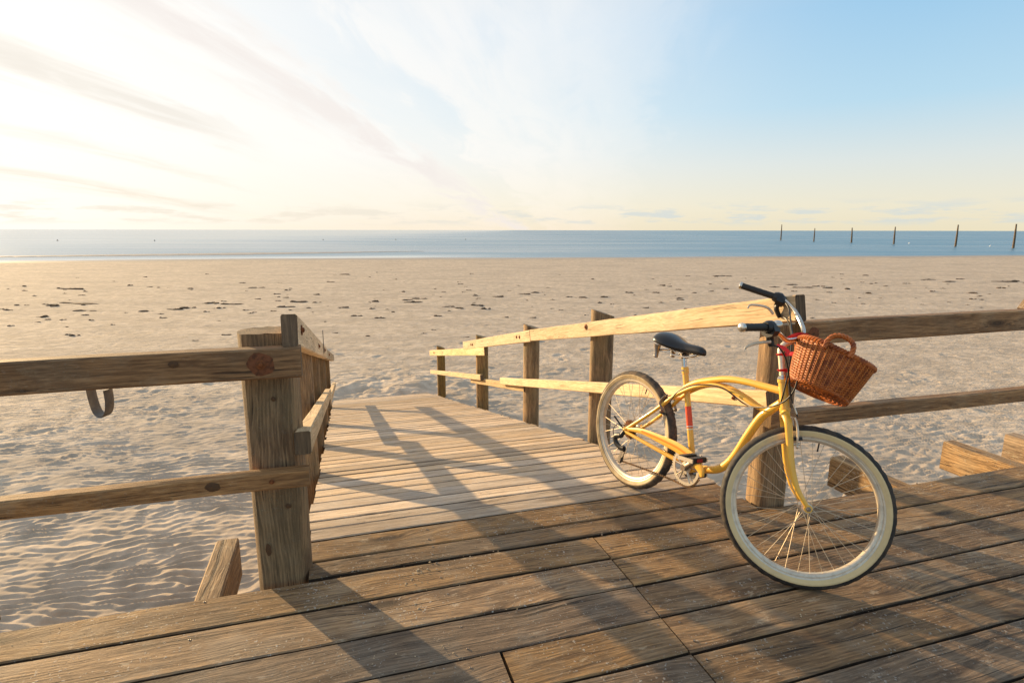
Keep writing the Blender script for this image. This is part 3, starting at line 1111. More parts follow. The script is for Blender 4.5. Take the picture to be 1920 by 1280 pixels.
    beam('brace', M_JOIST, uv(4.215, 0.03, 0.963), uv(4.50, 0.03, 1.276), 0.12, 0.07, t, seg=4)
    post('post', M_POST, uv(4.95, 0.10, -2.6), 2.6 + 1.15, 0.10, t, slant=0.6, slant_dir=-U)
    post('post', M_POST, uv(6.9, 0.12, -2.6), 2.6 + 1.15, 0.10, t, slant=0.6, slant_dir=-U)
    beam('top_rail', M_RAIL, uv(2.40, -0.078, 0.960), uv(7.4, -0.078, 0.953), 0.118, 0.062, t, seg=12)
    beam('lower_rail', M_RAIL, uv(2.25, -0.078, 0.517), uv(7.4, -0.078, 0.475), 0.080, 0.062, t, seg=12)
    knot_disc(uv(2.462, -0.1105, 0.962), NV, t, 0.028)


def build_hook():
    # flat steel hook under the top rail
    ca, sa = math.cos(R(25)), math.sin(R(25))
    wdir, bdir = U * ca - V * sa, U * sa + V * ca
    c0 = uv(-0.672, 0.0, 0.0)
    pts = [(-0.060, 0.985), (-0.056, 0.90), (-0.048, 0.848), (-0.032, 0.808), (-0.004, 0.789), (0.028, 0.793), (0.050, 0.815), (0.060, 0.85), (0.058, 0.892)]
    P = spline([c0 + wdir * (u * 0.62) + Vector((0, 0, z)) for u, z in pts], 5)
    mb = MB().tube(P, [(0.0025, 0.021)] * len(P), 8, flat=wdir)
    o = mb.build('metal_hook', M_GALV)
    tag(o, 'flat grey steel hook hanging below the left top rail', 'hook')
    rv = MB().lathe([(0.005, 0), (0.005, 0.003), (0.0001, 0.0045)], frame(c0 + wdir * -0.0375 + Vector((0, 0, 0.892)), bdir, Vector((0, 0, 1)), wdir), 10)
    rv.build('rivet', M_CHROME, o)


# ------------------------------------------------------------------ bicycle
BO = Vector((0.67319, 3.15954, 0.0))
_ps, _ph = -1.0860, 0.1042
BX = Vector((math.cos(_ps), math.sin(_ps), 0))
_Y0 = Vector((-BX.y, BX.x, 0))
BZ = Vector((0, 0, 1)) * math.cos(_ph) + _Y0 * math.sin(_ph)
BY = _Y0 * math.cos(_ph) - Vector((0, 0, 1)) * math.sin(_ph)
WB, TAU, STEER, RAKE, WR = 1.0863, 0.2630, 0.8097, 0.05, 0.337


def bk(x, y, z):
    return BO + BX * x + BY * y + BZ * z


_s = (-BX * math.sin(TAU) + BZ * math.cos(TAU))
_n = (BX * math.cos(TAU) + BZ * math.sin(TAU))
FA = bk(WB, 0, WR) - _n * RAKE
_rot = Matrix.Rotation(STEER, 3, _s)
FX, FY, FZ = _rot @ _n, _rot @ BY, _s


def fk(x, y, z):
    return FA + FX * x + FY * y + FZ * z


def tor_prof(R0, r, a0, a1, n, squash=1.0, add=0.0):
    return [(R0 + (r + add) * math.cos(a0 + (a1 - a0) * i / n), squash * (r + add) * math.sin(a0 + (a1 - a0) * i / n)) for i in range(n + 1)]


def build_wheel(root, hub, fwd, axis, rear):
    """wheel in the plane spanned by fwd and up; axis is the axle direction"""
    up = axis.cross(fwd).normalized()
    if up.z < 0:
        up = -up
    M = frame(hub, fwd, up, fwd.cross(up))
    r = 0.0265
    Rc = WR - r
    # rim: the part itself
    rim = MB().lathe([(0.2715, -0.010), (0.276, -0.0150), (0.2835, -0.0165), (0.2845, -0.0155), (0.2865, -0.0155), (0.2885, -0.0185), (0.2955, -0.0205), (0.2965, -0.0185), (0.289, -0.0085), (0.289, 0.0085), (0.2965, 0.0185), (0.2955, 0.0205), (0.2885, 0.0185), (0.2865, 0.0155), (0.2845, 0.0155), (0.2835, 0.0165), (0.276, 0.0150), (0.2715, 0.010)], M, 72, closed=True)
    w = rim.build('wheel', M_ALU, root, origin=hub)
    # tyre: cream side walls and knobbed black tread
    nseg = 132
    vv, ff = [], []
    a0 = R(75)
    prof_n = 8
    for j in range(nseg):
        th = 2 * PI * j / nseg
        for i in range(prof_n + 1):
            a = -a0 + 2 * a0 * i / prof_n
            knob = 0.0022 if ((j + (i // 2)) % 3) else -0.0010
            if i in (0, prof_n):
                knob = -0.0004
            elif i in (1, prof_n - 1):
                knob = 0.0026 if j % 2 else 0.0
            rr_ = Rc + (r + knob) * math.cos(a)
            vv.append(M @ Vector((rr_ * math.cos(th), rr_ * math.sin(th), (r + knob) * math.sin(a))))
    k = prof_n + 1
    for j in range(nseg):
        j2 = (j + 1) % nseg
        for i in range(prof_n):
            ff.append((j * k + i, j2 * k + i, j2 * k + i + 1, j * k + i + 1))
    MB().add(vv, ff).build('tyre', M_TREAD_DUST if rear else M_TYRE, w, origin=hub)
    for sgn in (-1, 1):
        pr = [(Rc + r * math.cos(a) * 1.0, sgn * r * math.sin(a)) for a in [a0 + (R(127) - a0) * i / 8 for i in range(9)]]
        pr = [(a, b * (1.0 + 0.03 * math.sin(i))) for i, (a, b) in enumerate(pr)]
        MB().lathe([pr[0]] + pr[1:], M, 72).v
        mb = MB()
        n = 72
        vv = []
        for q, hh in pr:
            for j in range(n):
                a = 2 * PI * j / n
                vv.append(M @ Vector((q * math.cos(a), q * math.sin(a), hh)))
        ff = [(i * n + j, i * n + (j + 1) % n, (i + 1) * n + (j + 1) % n, (i + 1) * n + j) for i in range(len(pr) - 1) for j in range(n)]
        mb.add(vv, ff).build('sidewall', M_WALL_DUSTY if rear else M_WALL, w, origin=hub)
    # hub
    hw = 0.033
    MB().lathe([(0.006, -0.062), (0.006, -0.052), (0.011, -0.052), (0.011, -hw - 0.004), (0.022, -hw - 0.003), (0.022, -hw), (0.013, -hw + 0.006), (0.012, 0), (0.013, hw - 0.006), (0.022, hw), (0.022, hw + 0.003), (0.011, hw + 0.004), (0.011, 0.052), (0.006, 0.052), (0.006, 0.062)], M, 18).build('hub', M_ALU, w)
    # 36 spokes, crossed, sharing one mesh
    a, b = Vector((0.021, 0, 0)), Vector((0.276, 0, 0))
    sm = None
    for kx in range(36):
        side = -1 if kx % 2 else 1
        ph = 2 * PI * kx / 36
        cross = R(52) * (1 if (kx // 2) % 2 else -1)
        p0 = M @ Vector((0.021 * math.cos(ph + cross), 0.021 * math.sin(ph + cross), side * hw))
        p1 = M @ Vector((0.277 * math.cos(ph), 0.277 * math.sin(ph), side * 0.003))
        Ls = (p1 - p0).length
        if sm is None:
            sm = MB().tube([(0, 0, -0.5), (0, 0, 0.5)], 1.0, 5).mesh('spoke', M_SPOKE)
        za = (p1 - p0).normalized()
        xa = za.orthogonal().normalized()
        Ms = frame((p0 + p1) / 2, xa, za.cross(xa), za) @ Matrix.Diagonal((0.00115, 0.00115, Ls, 1))
        mesh_obj('spoke', sm, w, Ms)
    # valve
    MB().tube([M @ Vector((0.272 * math.cos(1.3), 0.272 * math.sin(1.3), 0)), M @ Vector((0.235 * math.cos(1.3), 0.235 * math.sin(1.3), 0))], 0.0035, 6).build('valve', M_BLACK, w)
    return w


def build_bike():
    root = thing('bicycle', 'yellow cruiser bicycle with cream tyres leaning at the head of the ramp', 'bicycle', bk(0.5, 0, 0))
    # ---------------- frame
    f = MB()
    hz0, hz1 = 0.402, 0.535
    head = [fk(0, 0, hz0), fk(0, 0, hz1)]
    f.tube([fk(0, 0, hz0 - 0.004), fk(0, 0, hz0 + 0.012), fk(0, 0, hz0 + 0.0121), fk(0, 0, hz1 - 0.0121), fk(0, 0, hz1 - 0.012), fk(0, 0, hz1)], [0.0225, 0.0225, 0.019, 0.019, 0.0225, 0.0225], 18)
    top = spline([bk(0.352, 0, 0.672), bk(0.40, 0, 0.700), bk(0.46, 0, 0.728), bk(0.60, 0, 0.772), bk(0.717, 0, 0.787), bk(0.82, 0, 0.789), bk(0.905, 0, 0.790)], 7)
    f.tube(top, 0.0165, 14)
    down = spline([bk(0.912, 0, 0.738), bk(0.865, 0, 0.694), bk(0.822, 0, 0.648), bk(0.770, 0, 0.548), bk(0.722, 0, 0.442), bk(0.68, 0, 0.377), bk(0.63, 0, 0.333), bk(0.56, 0, 0.306), bk(0.49, 0, 0.294)], 7)
    f.tube(down, 0.0195, 14)
    f.tube([bk(0.478, 0, 0.29), bk(0.335, 0, 0.760)], 0.0155, 14)
    f.tube([bk(0.341, 0, 0.742), bk(0.331, 0, 0.774)], 0.0185, 14)
    # bottom bracket shell
    f.tube([bk(0.480, -0.036, 0.290), bk(0.480, 0.036, 0.290)], 0.028, 20)
    for sg in (-1, 1):
        st = spline([bk(0.0, sg * 0.062, 0.337), bk(0.10, sg * 0.058, 0.418), bk(0.21, sg * 0.046, 0.515), bk(0.305, sg * 0.034, 0.606), bk(0.37, sg * 0.0285, 0.655), bk(0.45, sg * 0.0255, 0.700), bk(0.55, sg * 0.022, 0.732), bk(0.63, sg * 0.018, 0.733), bk(0.73, sg * 0.013, 0.712), bk(0.80, sg * 0.008, 0.692), bk(0.86, 0, 0.690)], 6)
        f.tube(st, 0.0105, 10)
        cs = spline([bk(0.0, sg * 0.062, 0.330), bk(0.16, sg * 0.056, 0.318), bk(0.32, sg * 0.042, 0.304), bk(0.455, sg * 0.026, 0.292)], 6)
        f.tube(cs, [0.0095 + 0.003 * i / (len(cs) - 1) for i in range(len(cs))], 10)
        # dropout plate
        f.tube([bk(-0.012, sg * 0.060, 0.348), bk(0.022, sg * 0.060, 0.322)], [(0.004, 0.020), (0.004, 0.022)], 8, flat=BY)
        # bridge ends
    f.tube([bk(0.305, -0.034, 0.600), bk(0.305, 0.034, 0.600)], 0.007, 8)
    f.tube([bk(0.395, -0.035, 0.297), bk(0.395, 0.035, 0.297)], 0.009, 8)
    fr = f.build('frame', M_YEL, root, origin=bk(0.5, 0, 0.5))
    d0, d1 = bk(0.478, 0, 0.29), bk(0.335, 0, 0.760)
    L = lambda s: d0.lerp(d1, s)
    MB().tube([L(0.395), L(0.62)], 0.01585, 14, cap=False).build('decal_band', M_RED, fr)
    for s in (0.378, 0.408):
        MB().tube([L(s), L(s + 0.008)], 0.0161, 14, cap=False).build('decal_line', M_WHITE, fr)
    MB().tube([bk(0.338, -0.024, 0.758), bk(0.338, 0.020, 0.758)], 0.005, 8).build('seat_bolt', M_CHROME, fr)
    # ---------------- wheels
    build_wheel(root, bk(0, 0, WR), BX, BY, True)
    build_wheel(root, fk(RAKE, 0, 0), FX, FY, False)
    # ---------------- fork
    k = MB()
    for sg in (-1, 1):
        bl = spline([fk(-0.004, sg * 0.024, 0.385), fk(0.0, sg * 0.048, 0.352), fk(0.0, sg * 0.052, 0.30), fk(0.0, sg * 0.0535, 0.18), fk(0.012, sg * 0.0545, 0.09), fk(0.034, sg * 0.055, 0.035), fk(RAKE, sg * 0.055, 0.004)], 6)
        n = len(bl)
        k.tube(bl, [(0.0165 - 0.008 * (i / (n - 1)) ** 1.5, 0.0125 - 0.005 * (i / (n - 1)) ** 1.5) for i in range(n)], 12, flat=FX)
        k.lathe([(0.0165, -0.003), (0.0165, 0.003)], frame(fk(RAKE, sg * 0.055, 0), FX, FZ, -FY), 14)
    k.tube([fk(-0.004, -0.034, 0.386), fk(-0.002, 0, 0.392), fk(-0.004, 0.034, 0.386)], [(0.016, 0.016), (0.021, 0.018), (0.016, 0.016)], 12)
    k.tube([fk(0, 0, 0.375), fk(0, 0, 0.400)], 0.019, 14)
    fo = k.build('fork', M_YEL, root)
    for sg in (-1, 1):
        MB().lathe([(0.0105, -0.004), (0.0105, 0.004), (0.006, 0.004), (0.006, 0.010), (0.0001, 0.011)], frame(fk(RAKE, sg * 0.060, 0), FX, FZ * (1 if sg > 0 else 1), (FX.cross(FZ)) * (1 if (FX.cross(FZ)).dot(FY) * sg > 0 else -1)), 6).build('axle_nut', M_STEEL, fo)
    # ---------------- front brake on the fork (two arms and pads)
    br = MB()
    for sg in (-1, 1):
        br.tube(spline([fk(0.026, sg * 0.040, 0.255), fk(0.034, sg * 0.046, 0.30), fk(0.034, sg * 0.044, 0.345), fk(0.030, sg * 0.036, 0.372)], 5), [(0.005, 0.008)] * 16, 8, flat=FX)
        br.tube([fk(0.016, sg * 0.036, 0.262), fk(0.040, sg * 0.036, 0.262)], 0.007, 8)
        br.lathe([(0.009, -0.004), (0.009, 0.004)], frame(fk(0.028, sg * 0.043, 0.252), FY, FZ, FX), 10)
    br.tube([fk(0.031, -0.044, 0.370), fk(0.031, 0.044, 0.370)], 0.0022, 6)
    bo = br.build('front_brake', M_ALU, root)
    for sg in (-1, 1):
        MB().box((0.052, 0.010, 0.013), frame(fk(0.028, sg * 0.025, 0.283), FX, FY, FZ)).build('brake_pad', M_BLACK, bo)
    # ---------------- rear brake
    br = MB()
    for sg in (-1, 1):
        br.tube(spline([bk(0.262, sg * 0.046, 0.528), bk(0.242, sg * 0.052, 0.560), bk(0.252, sg * 0.045, 0.592), bk(0.270, sg * 0.034, 0.612)], 5), [(0.005, 0.008)] * 16, 8, flat=BX)
        br.lathe([(0.010, -0.005), (0.010, 0.005)], frame(bk(0.255, sg * 0.050, 0.522), BY, BZ, BX), 10)
    br.tube([bk(0.268, -0.048, 0.606), bk(0.268, 0.060, 0.606)], 0.0026, 6)
    bo = br.build('rear_brake', M_STEEL, root)
    for sg in (-1, 1):
        MB().box((0.050, 0.010, 0.012), frame(bk(0.250, sg * 0.027, 0.505), BX, BY, BZ)).build('brake_pad', M_BLACK, bo)
    # ---------------- crank set
    cc = bk(0.480, -0.052, 0.290)
    MC = frame(cc, BX, BZ, BX.cross(BZ))
    ch = MB()
    ch.lathe([(0.074, -0.002), (0.089, -0.002), (0.089, 0.002), (0.074, 0.002)], MC, 44, closed=True)
    ch.lathe([(0.030, -0.0035), (0.030, 0.0035), (0.012, 0.005), (0.0001, 0.005)], MC, 20)
    for j in range(44):                                  # teeth
        a = 2 * PI * j / 44
        ch.box((0.007, 0.0055, 0.0028), MC @ Matrix.Rotation(a, 4, 'Z') @ Matrix.Translation((0.0915, 0, 0)))
    for j in range(5):                                   # spider arms, each forked like a wish bone
        a = 2 * PI * j / 5 + 0.35
        for da in (-0.16, 0.16):
            q0 = MC @ Vector((0.022 * math.cos(a), 0.022 * math.sin(a), 0.001))
            q1 = MC @ Vector((0.078 * math.cos(a + da), 0.078 * math.sin(a + da), 0.0))
            ch.tube([q0, q1], [(0.0055, 0.003), (0.0045, 0.003)], 6, flat=BY)
    co = ch.build('chainring', M_ALU, root)
    ca = R(40)                                           # right crank points forward and up
    pr = bk(0.480 + 0.150 * math.cos(ca), -0.078, 0.290 + 0.150 * math.sin(ca))
    pl = bk(0.480 - 0.150 * math.cos(ca), 0.078, 0.290 - 0.150 * math.sin(ca))
    MB().tube([bk(0.480, -0.066, 0.290), pr], [(0.009, 0.015), (0.007, 0.011)], 10, flat=BY).lathe([(0.016, -0.01), (0.016, 0.01)], frame(bk(0.480, -0.066, 0.290), BX, BZ, BX.cross(BZ)), 14).build('crank_arm', M_STEEL, root)
    MB().tube([bk(0.480, 0.062, 0.290), pl], [(0.009, 0.015), (0.007, 0.011)], 10, flat=BY).build('crank_arm', M_STEEL, root)

    def pedal(p, sg):
        c0 = p + BY * (sg * 0.062)
        tilt = Matrix.Rotation(R(-6), 3, BY)
        fx, fz = tilt @ BX, tilt @ BZ
        body = MB()
        for dx in (-0.030, 0.030):
            body.box((0.026, 0.088, 0.026), frame(c0 + fx * dx, fx, BY, fz))
        o = body.build('pedal', M_BLACK, root, smooth=False)
        cg = MB()
        for dy in (-0.047, 0.047):
            cg.box((0.094, 0.0055, 0.018), frame(c0 + BY * dy, fx, BY, fz))
        cg.tube([p, c0 + BY * (sg * 0.05)], 0.006, 8)
        cg.build('pedal_cage', M_ALU, o, smooth=False)
        for dx in (-0.0445, 0.0445):
            MB().box((0.004, 0.034, 0.015), frame(c0 + fx * dx, fx, BY, fz)).build('reflector', M_REFL, o, smooth=False)
    pedal(pr, -1)
    pedal(pl, 1)
    # ---------------- chain guard
    pts = [(0.03, 0.352, 0.010), (0.15, 0.375, 0.016), (0.30, 0.378, 0.024), (0.42, 0.375, 0.028), (0.52, 0.358, 0.028), (0.585, 0.322, 0.022), (0.602, 0.290, 0.012)]
    P = spline([bk(x, -0.066, z) for x, z, _ in pts], 6)
    wd = np.interp(np.linspace(0, 1, len(P)), np.linspace(0, 1, len(pts)), [q[2] for q in pts])
    g = MB().tube(P, [(0.007, float(w_)) for w_ in wd], 10, flat=BY).build('chain_guard', M_YEL, root)
    P2 = [p + BY * -0.0062 + BZ * 0.002 for p in spline([bk(x, -0.066, z) for x, z, _ in pts[1:5]], 8)]
    MB().tube(P2, [(0.0016, 0.0065)] * len(P2), 6, flat=BY).build('guard_stripe', M_ORANGE, g)
    # ---------------- chain: lower run sags from the rear mech to the chainring
    links = spline([bk(-0.004, -0.060, 0.150), bk(0.12, -0.058, 0.166), bk(0.28, -0.054, 0.183), bk(0.42, -0.052, 0.194), bk(0.500, -0.052, 0.197), bk(0.545, -0.052, 0.222), bk(0.572, -0.052, 0.262)], 10)
    ups = spline([bk(0.02, -0.056, 0.372), bk(0.25, -0.054, 0.378), bk(0.46, -0.052, 0.380)], 12)
    for seq in (links, ups):
        chn = MB()
        length = 0
        for q0, q1 in zip(seq[:-1], seq[1:]):
            ax = (q1 - q0).normalized()
            za = BY.cross(ax).normalized()
            nlk = max(1, round((q1 - q0).length / 0.0127))
            for i in range(nlk):
                c0 = q0.lerp(q1, (i + 0.5) / nlk)
                chn.box((0.0108, 0.008 if i % 2 else 0.006, 0.0085), frame(c0, ax, za.cross(ax), za))
        chn.build('chain', M_CHAIN, root, smooth=False)
    # ---------------- sprockets
    sp = MB()
    for i, rr_ in enumerate((0.056, 0.050, 0.045, 0.040, 0.035, 0.030, 0.026)):
        Mx = frame(bk(0, -0.022 - 0.0045 * i, WR), BX, BZ, BX.cross(BZ))
        nt_ = int(rr_ * 500)
        pr_ = []
        sp.lathe([(rr_ - 0.008, -0.0009), (rr_ - 0.002, -0.0009), (rr_ - 0.002, 0.0009), (rr_ - 0.008, 0.0009)], Mx, 28, closed=True)
        for j in range(nt_):
            sp.box((0.006, 0.004, 0.0016), Mx @ Matrix.Rotation(2 * PI * j / nt_, 4, 'Z') @ Matrix.Translation((rr_, 0, 0)))
        sp.lathe([(0.012, -0.0022), (rr_ - 0.006, -0.0007), (rr_ - 0.006, 0.0007), (0.012, 0.0022)], Mx, 20, closed=True)
    sp.build('sprockets', M_RUST, root)
    # ---------------- rear derailleur
    dr = MB()
    dr.tube([bk(0.0, -0.064, 0.330), bk(-0.012, -0.074, 0.296)], [(0.012, 0.012), (0.014, 0.014)], 10)
    dr.tube(spline([bk(-0.012, -0.076, 0.300), bk(-0.052, -0.078, 0.284), bk(-0.048, -0.076, 0.250), bk(-0.010, -0.072, 0.230), bk(0.020, -0.068, 0.232)], 5), [(0.013, 0.016)] * 21, 10, flat=BY)
    do = dr.build('rear_derailleur', M_BLACK, root)
    cg = MB()
    for dy in (-0.010, 0.010):
        cg.tube([bk(0.012, -0.064 + dy, 0.236), bk(0.0, -0.062 + dy, 0.190), bk(-0.012, -0.060 + dy, 0.145)], [(0.0015, 0.013), (0.0015, 0.010), (0.0015, 0.014)], 8, flat=BY)
    cg.build('derailleur_cage', M_CHROME, do)
    for x, z in ((0.010, 0.228), (-0.010, 0.152)):
        MB().lathe([(0.017, -0.004), (0.019, 0), (0.017, 0.004), (0.004, 0.005)], frame(bk(x, -0.062, z), BX, BZ, BX.cross(BZ)), 16).build('jockey_wheel', M_BLACK, do)
    MB().tube(spline([bk(-0.040, -0.080, 0.272), bk(-0.075, -0.082, 0.300), bk(-0.066, -0.080, 0.345), bk(-0.020, -0.072, 0.362), bk(0.05, -0.066, 0.372)], 6), 0.0026, 6).build('gear_cable', M_BLACK, do)
    # quick release lever
    MB().tube([bk(-0.004, -0.075, 0.348), bk(-0.070, -0.092, 0.400)], [0.004, 0.0055], 8).build('axle_lever', M_BLACK, root)
    # ---------------- saddle
    build_saddle(root)
    # ---------------- stem, handlebar and controls
    MB().lathe([(0.0225, 0.535), (0.0225, 0.541), (0.018, 0.545), (0.018, 0.552), (0.0127, 0.553)], frame(fk(0, 0, 0), FX, FY, FZ), 18).build('headset', M_CHROME, root)
    st = spline([fk(0, 0, 0.553), fk(0, 0, 0.62), fk(0, 0, 0.660), fk(0.018, 0, 0.686), fk(0.050, 0, 0.700), fk(0.078, 0, 0.706)], 7)
    MB().tube(st, [0.0128] * 15 + [0.0138] * (len(st) - 15), 14).build('stem', M_ALU, root)
    cl = fk(0.078, 0, 0.706)
    A = cl + FY * -0.03
    rightp = [cl, A, on_y(1476, 637, 2.33), on_y(1462, 626, 2.26), on_y(1445, 614.5, 2.19), on_y(1425, 612.5, 2.155), on_y(1393, 613, 2.12)]
    leftp = [cl, cl + FY * 0.03, on_y(1507, 622, 2.53), on_y(1499, 597, 2.60), on_y(1485, 574, 2.66), on_y(1469, 561, 2.70), on_y(1455, 556, 2.725), on_y(1391, 535, 2.80)]
    hb = MB()
    rp, lp = spline(rightp, 7), spline(leftp, 7)
    path = rp[::-1] + lp[1:]
    hb.tube(path, 0.0098, 12)
    hb.tube([cl + FY * -0.022, cl + FY * 0.022], 0.0185, 14)
    ho = hb.build('handlebar', M_CHROME, root)

    def grip(a, b, ring):
        d = (b - a).normalized()
        seg = []
        rad = []
        for i in range(12):
            seg.append(a.lerp(b, i / 11))
            rad.append(0.0155 if i % 2 else 0.0149)
        o = MB().tube(seg, rad, 14).build('grip', M_GRIP, ho)
        MB().tube([b - d * 0.002, b + d * 0.008, b + d * 0.012], [0.0168, 0.0175, 0.012], 14).build('grip_cap', M_CHROME, ho)
        if ring:
            MB().tube([a - d * 0.010, a + d * 0.004], 0.0185, 14).build('grip_ring', M_CHROME, ho)
    ra, rb = on_y(1436, 612.5, 2.172), on_y(1393, 613, 2.12)
    la, lb = on_y(1452, 555, 2.728), on_y(1391, 535, 2.80)
    grip(ra, rb, True)
    grip(la, lb, False)
    # shifter bodies and brake lever perches
    rd = (rb - ra).normalized()
    ld = (lb - la).normalized()

    def control(a, d, depth, perch, lev):
        o = MB().tube([a + d * 0.004, a - d * 0.012, a - d * 0.030, a - d * 0.044], [0.020, 0.026, 0.026, 0.017], 14).build('shifter', M_BLACK, root)
        body = MB().tube(spline([a - d * 0.040, on_y(*perch[0], depth), on_y(*perch[1], depth)], 4), [(0.014, 0.017), (0.014, 0.017), (0.013, 0.015), (0.013, 0.015), (0.012, 0.014), (0.012, 0.014), (0.011, 0.013), (0.011, 0.013), (0.009, 0.011)], 10)
        body.build('lever_perch', M_BLACK, o)
        pts = spline([on_y(px_, py_, dd) for px_, py_, dd in lev], 5)
        n = len(pts)
        MB().tube(pts, [(0.0065 - 0.0015 * i / n, 0.004) for i in range(n - 1)] + [(0.0055, 0.0055)], 8).build('brake_lever', M_ALU, o)
        hx = d.orthogonal().normalized()
        MB().tube([a - d * 0.012 + Vector((0, 0, -0.010)), a - d * 0.046 + Vector((0, 0, -0.012))], [(0.031, 0.034), (0.026, 0.030)], 8).build('shifter_housing', M_BLACK, o)
        return o
    sR = control(ra, rd, 2.215, ((1444, 632), (1447, 648)), ((1445, 640, 2.20), (1430, 641, 2.17), (1414, 644, 2.15), (1401, 649, 2.13), (1397, 654, 2.13)))
    sL = control(la, ld, 2.72, ((1456, 575), (1462, 594)), ((1450, 588, 2.70), (1442, 578, 2.70), (1430, 573, 2.70), (1408, 571, 2.70), (1402, 577, 2.70)))
    # bell
    bc = on_y(1458, 607, 2.185)
    MB().lathe([(0.019, -0.004), (0.019, 0.002), (0.0155, 0.009), (0.008, 0.0135), (0.0001, 0.015)], frame(bc, FX, (FZ * 0.8 + FY * -0.6).cross(FX).normalized(), (FZ * 0.8 + FY * -0.6).normalized()), 20).build('bell', M_CHROME, root)
    # cables: brake and gear housings
    cab = []
    cab.append([on_y(1462, 590, 2.72), on_y(1477, 600, 2.66), on_y(1484, 625, 2.55), on_y(1483, 665, 2.44), on_y(1478, 700, 2.36), on_y(1470, 735, 2.34), on_y(1464, 756, 2.36)])
    cab.append([on_y(1470, 562, 2.69), on_y(1480, 580, 2.62), on_y(1485, 620, 2.50), on_y(1495, 655, 2.36), on_y(1497, 700, 2.28), on_y(1488, 733, 2.27), on_y(1465, 755, 2.31), on_y(1430, 763, 2.40), on_y(1398, 757, 2.52), on_y(1360, 729, 2.60), on_y(1330, 721, 2.67), on_y(1298, 722, 2.74), on_y(1272, 733, 2.80), on_y(1258, 750, 2.84), on_y(1258, 757, 2.86)])
    cab.append([on_y(1449, 646, 2.21), on_y(1462, 652, 2.20), on_y(1474, 672, 2.22), on_y(1480, 705, 2.25), on_y(1482, 735, 2.27), on_y(1487, 756, 2.265), on_y(1496, 780, 2.255)])
    for pts in cab:
        MB().tube(spline(pts, 8), 0.0034, 7).build('brake_cable', M_BLACK, root)
    MB().tube([on_y(1487, 755, 2.265), on_y(1494, 775, 2.255)], 0.0042, 8).build('cable_noodle', M_CHROME, root)
    return root


M_REFL = simple('red_reflector', (0.30, 0.02, 0.015), 0.25, coat=0.4)


def build_saddle(root):
    # padded saddle: rings from the wide tail to the slim nose
    st = [(0.132, 0.030, 0.898, 0.018), (0.138, 0.062, 0.900, 0.034), (0.152, 0.084, 0.902, 0.044), (0.175, 0.096, 0.900, 0.050), (0.215, 0.094, 0.892, 0.052),
          (0.255, 0.078, 0.880, 0.050), (0.300, 0.052, 0.870, 0.046), (0.345, 0.036, 0.868, 0.044), (0.395, 0.029, 0.872, 0.040), (0.430, 0.025, 0.872, 0.035), (0.447, 0.017, 0.868, 0.026), (0.452, 0.006, 0.862, 0.012)]
    vv, ff = [], []
    n = 20
    tilt = -0.03
    for x, wv, zc_, hh in st:
        for j in range(n):
            a = 2 * PI * j / n
            yy = wv * math.copysign(abs(math.cos(a)) ** 0.8, math.cos(a))
            zz = math.sin(a)
            drop = -0.25 * (yy / 0.096) ** 2 * 0.045
            zz = zz * hh * (0.55 if zz < 0 else 0.70) + drop
            vv.append(bk(x, yy, zc_ + zz))
    k = len(st)
    for i in range(k - 1):
        for j in range(n):
            j2 = (j + 1) % n
            ff.append((i * n + j, i * n + j2, (i + 1) * n + j2, (i + 1) * n + j))
    ff.append(tuple(range(n)))
    ff.append(tuple((k - 1) * n + j for j in range(n))[::-1])
    o = MB().add(vv, ff).build('saddle', M_SADDLE, root)
    md = o.modifiers.new('smooth', 'SUBSURF')
    md.levels = md.render_levels = 1
    rl = MB()
    for sg in (-1, 1):
        rl.tube(spline([bk(0.16, sg * 0.055, 0.838), bk(0.24, sg * 0.034, 0.828), bk(0.34, sg * 0.022, 0.829), bk(0.41, sg * 0.012, 0.852)], 6), 0.0038, 8)
    rl.tube([bk(0.165, -0.06, 0.836), bk(0.165, 0.06, 0.836)], 0.0045, 8)
    rl.build('saddle_rail', M_CHROME, o)
    for sg in (-1, 1):
        pts = []
        for i in range(72):
            a = 2 * PI * i / 12
            z = 0.862 - 0.058 * i / 71
            rr_ = 0.0175 - 0.007 * i / 71
            pts.append(bk(0.172 + rr_ * math.cos(a), sg * 0.060 + rr_ * math.sin(a), z))
        MB().tube(pts, 0.0030, 6).build('spring', M_CHROME, o)
        MB().lathe([(0.010, 0.795), (0.020, 0.865)], frame(bk(0.172, sg * 0.060, 0), BX, BY, BZ), 14).build('spring_cup', M_STEEL, o)
    MB().tube([bk(0.334, 0, 0.755), bk(0.312, 0, 0.832)], 0.0128, 14).build('seat_post', M_CHROME, root)
    MB().tube([bk(0.312, -0.026, 0.830), bk(0.312, 0.026, 0.830)], 0.014, 12).build('saddle_clamp', M_STEEL, o)


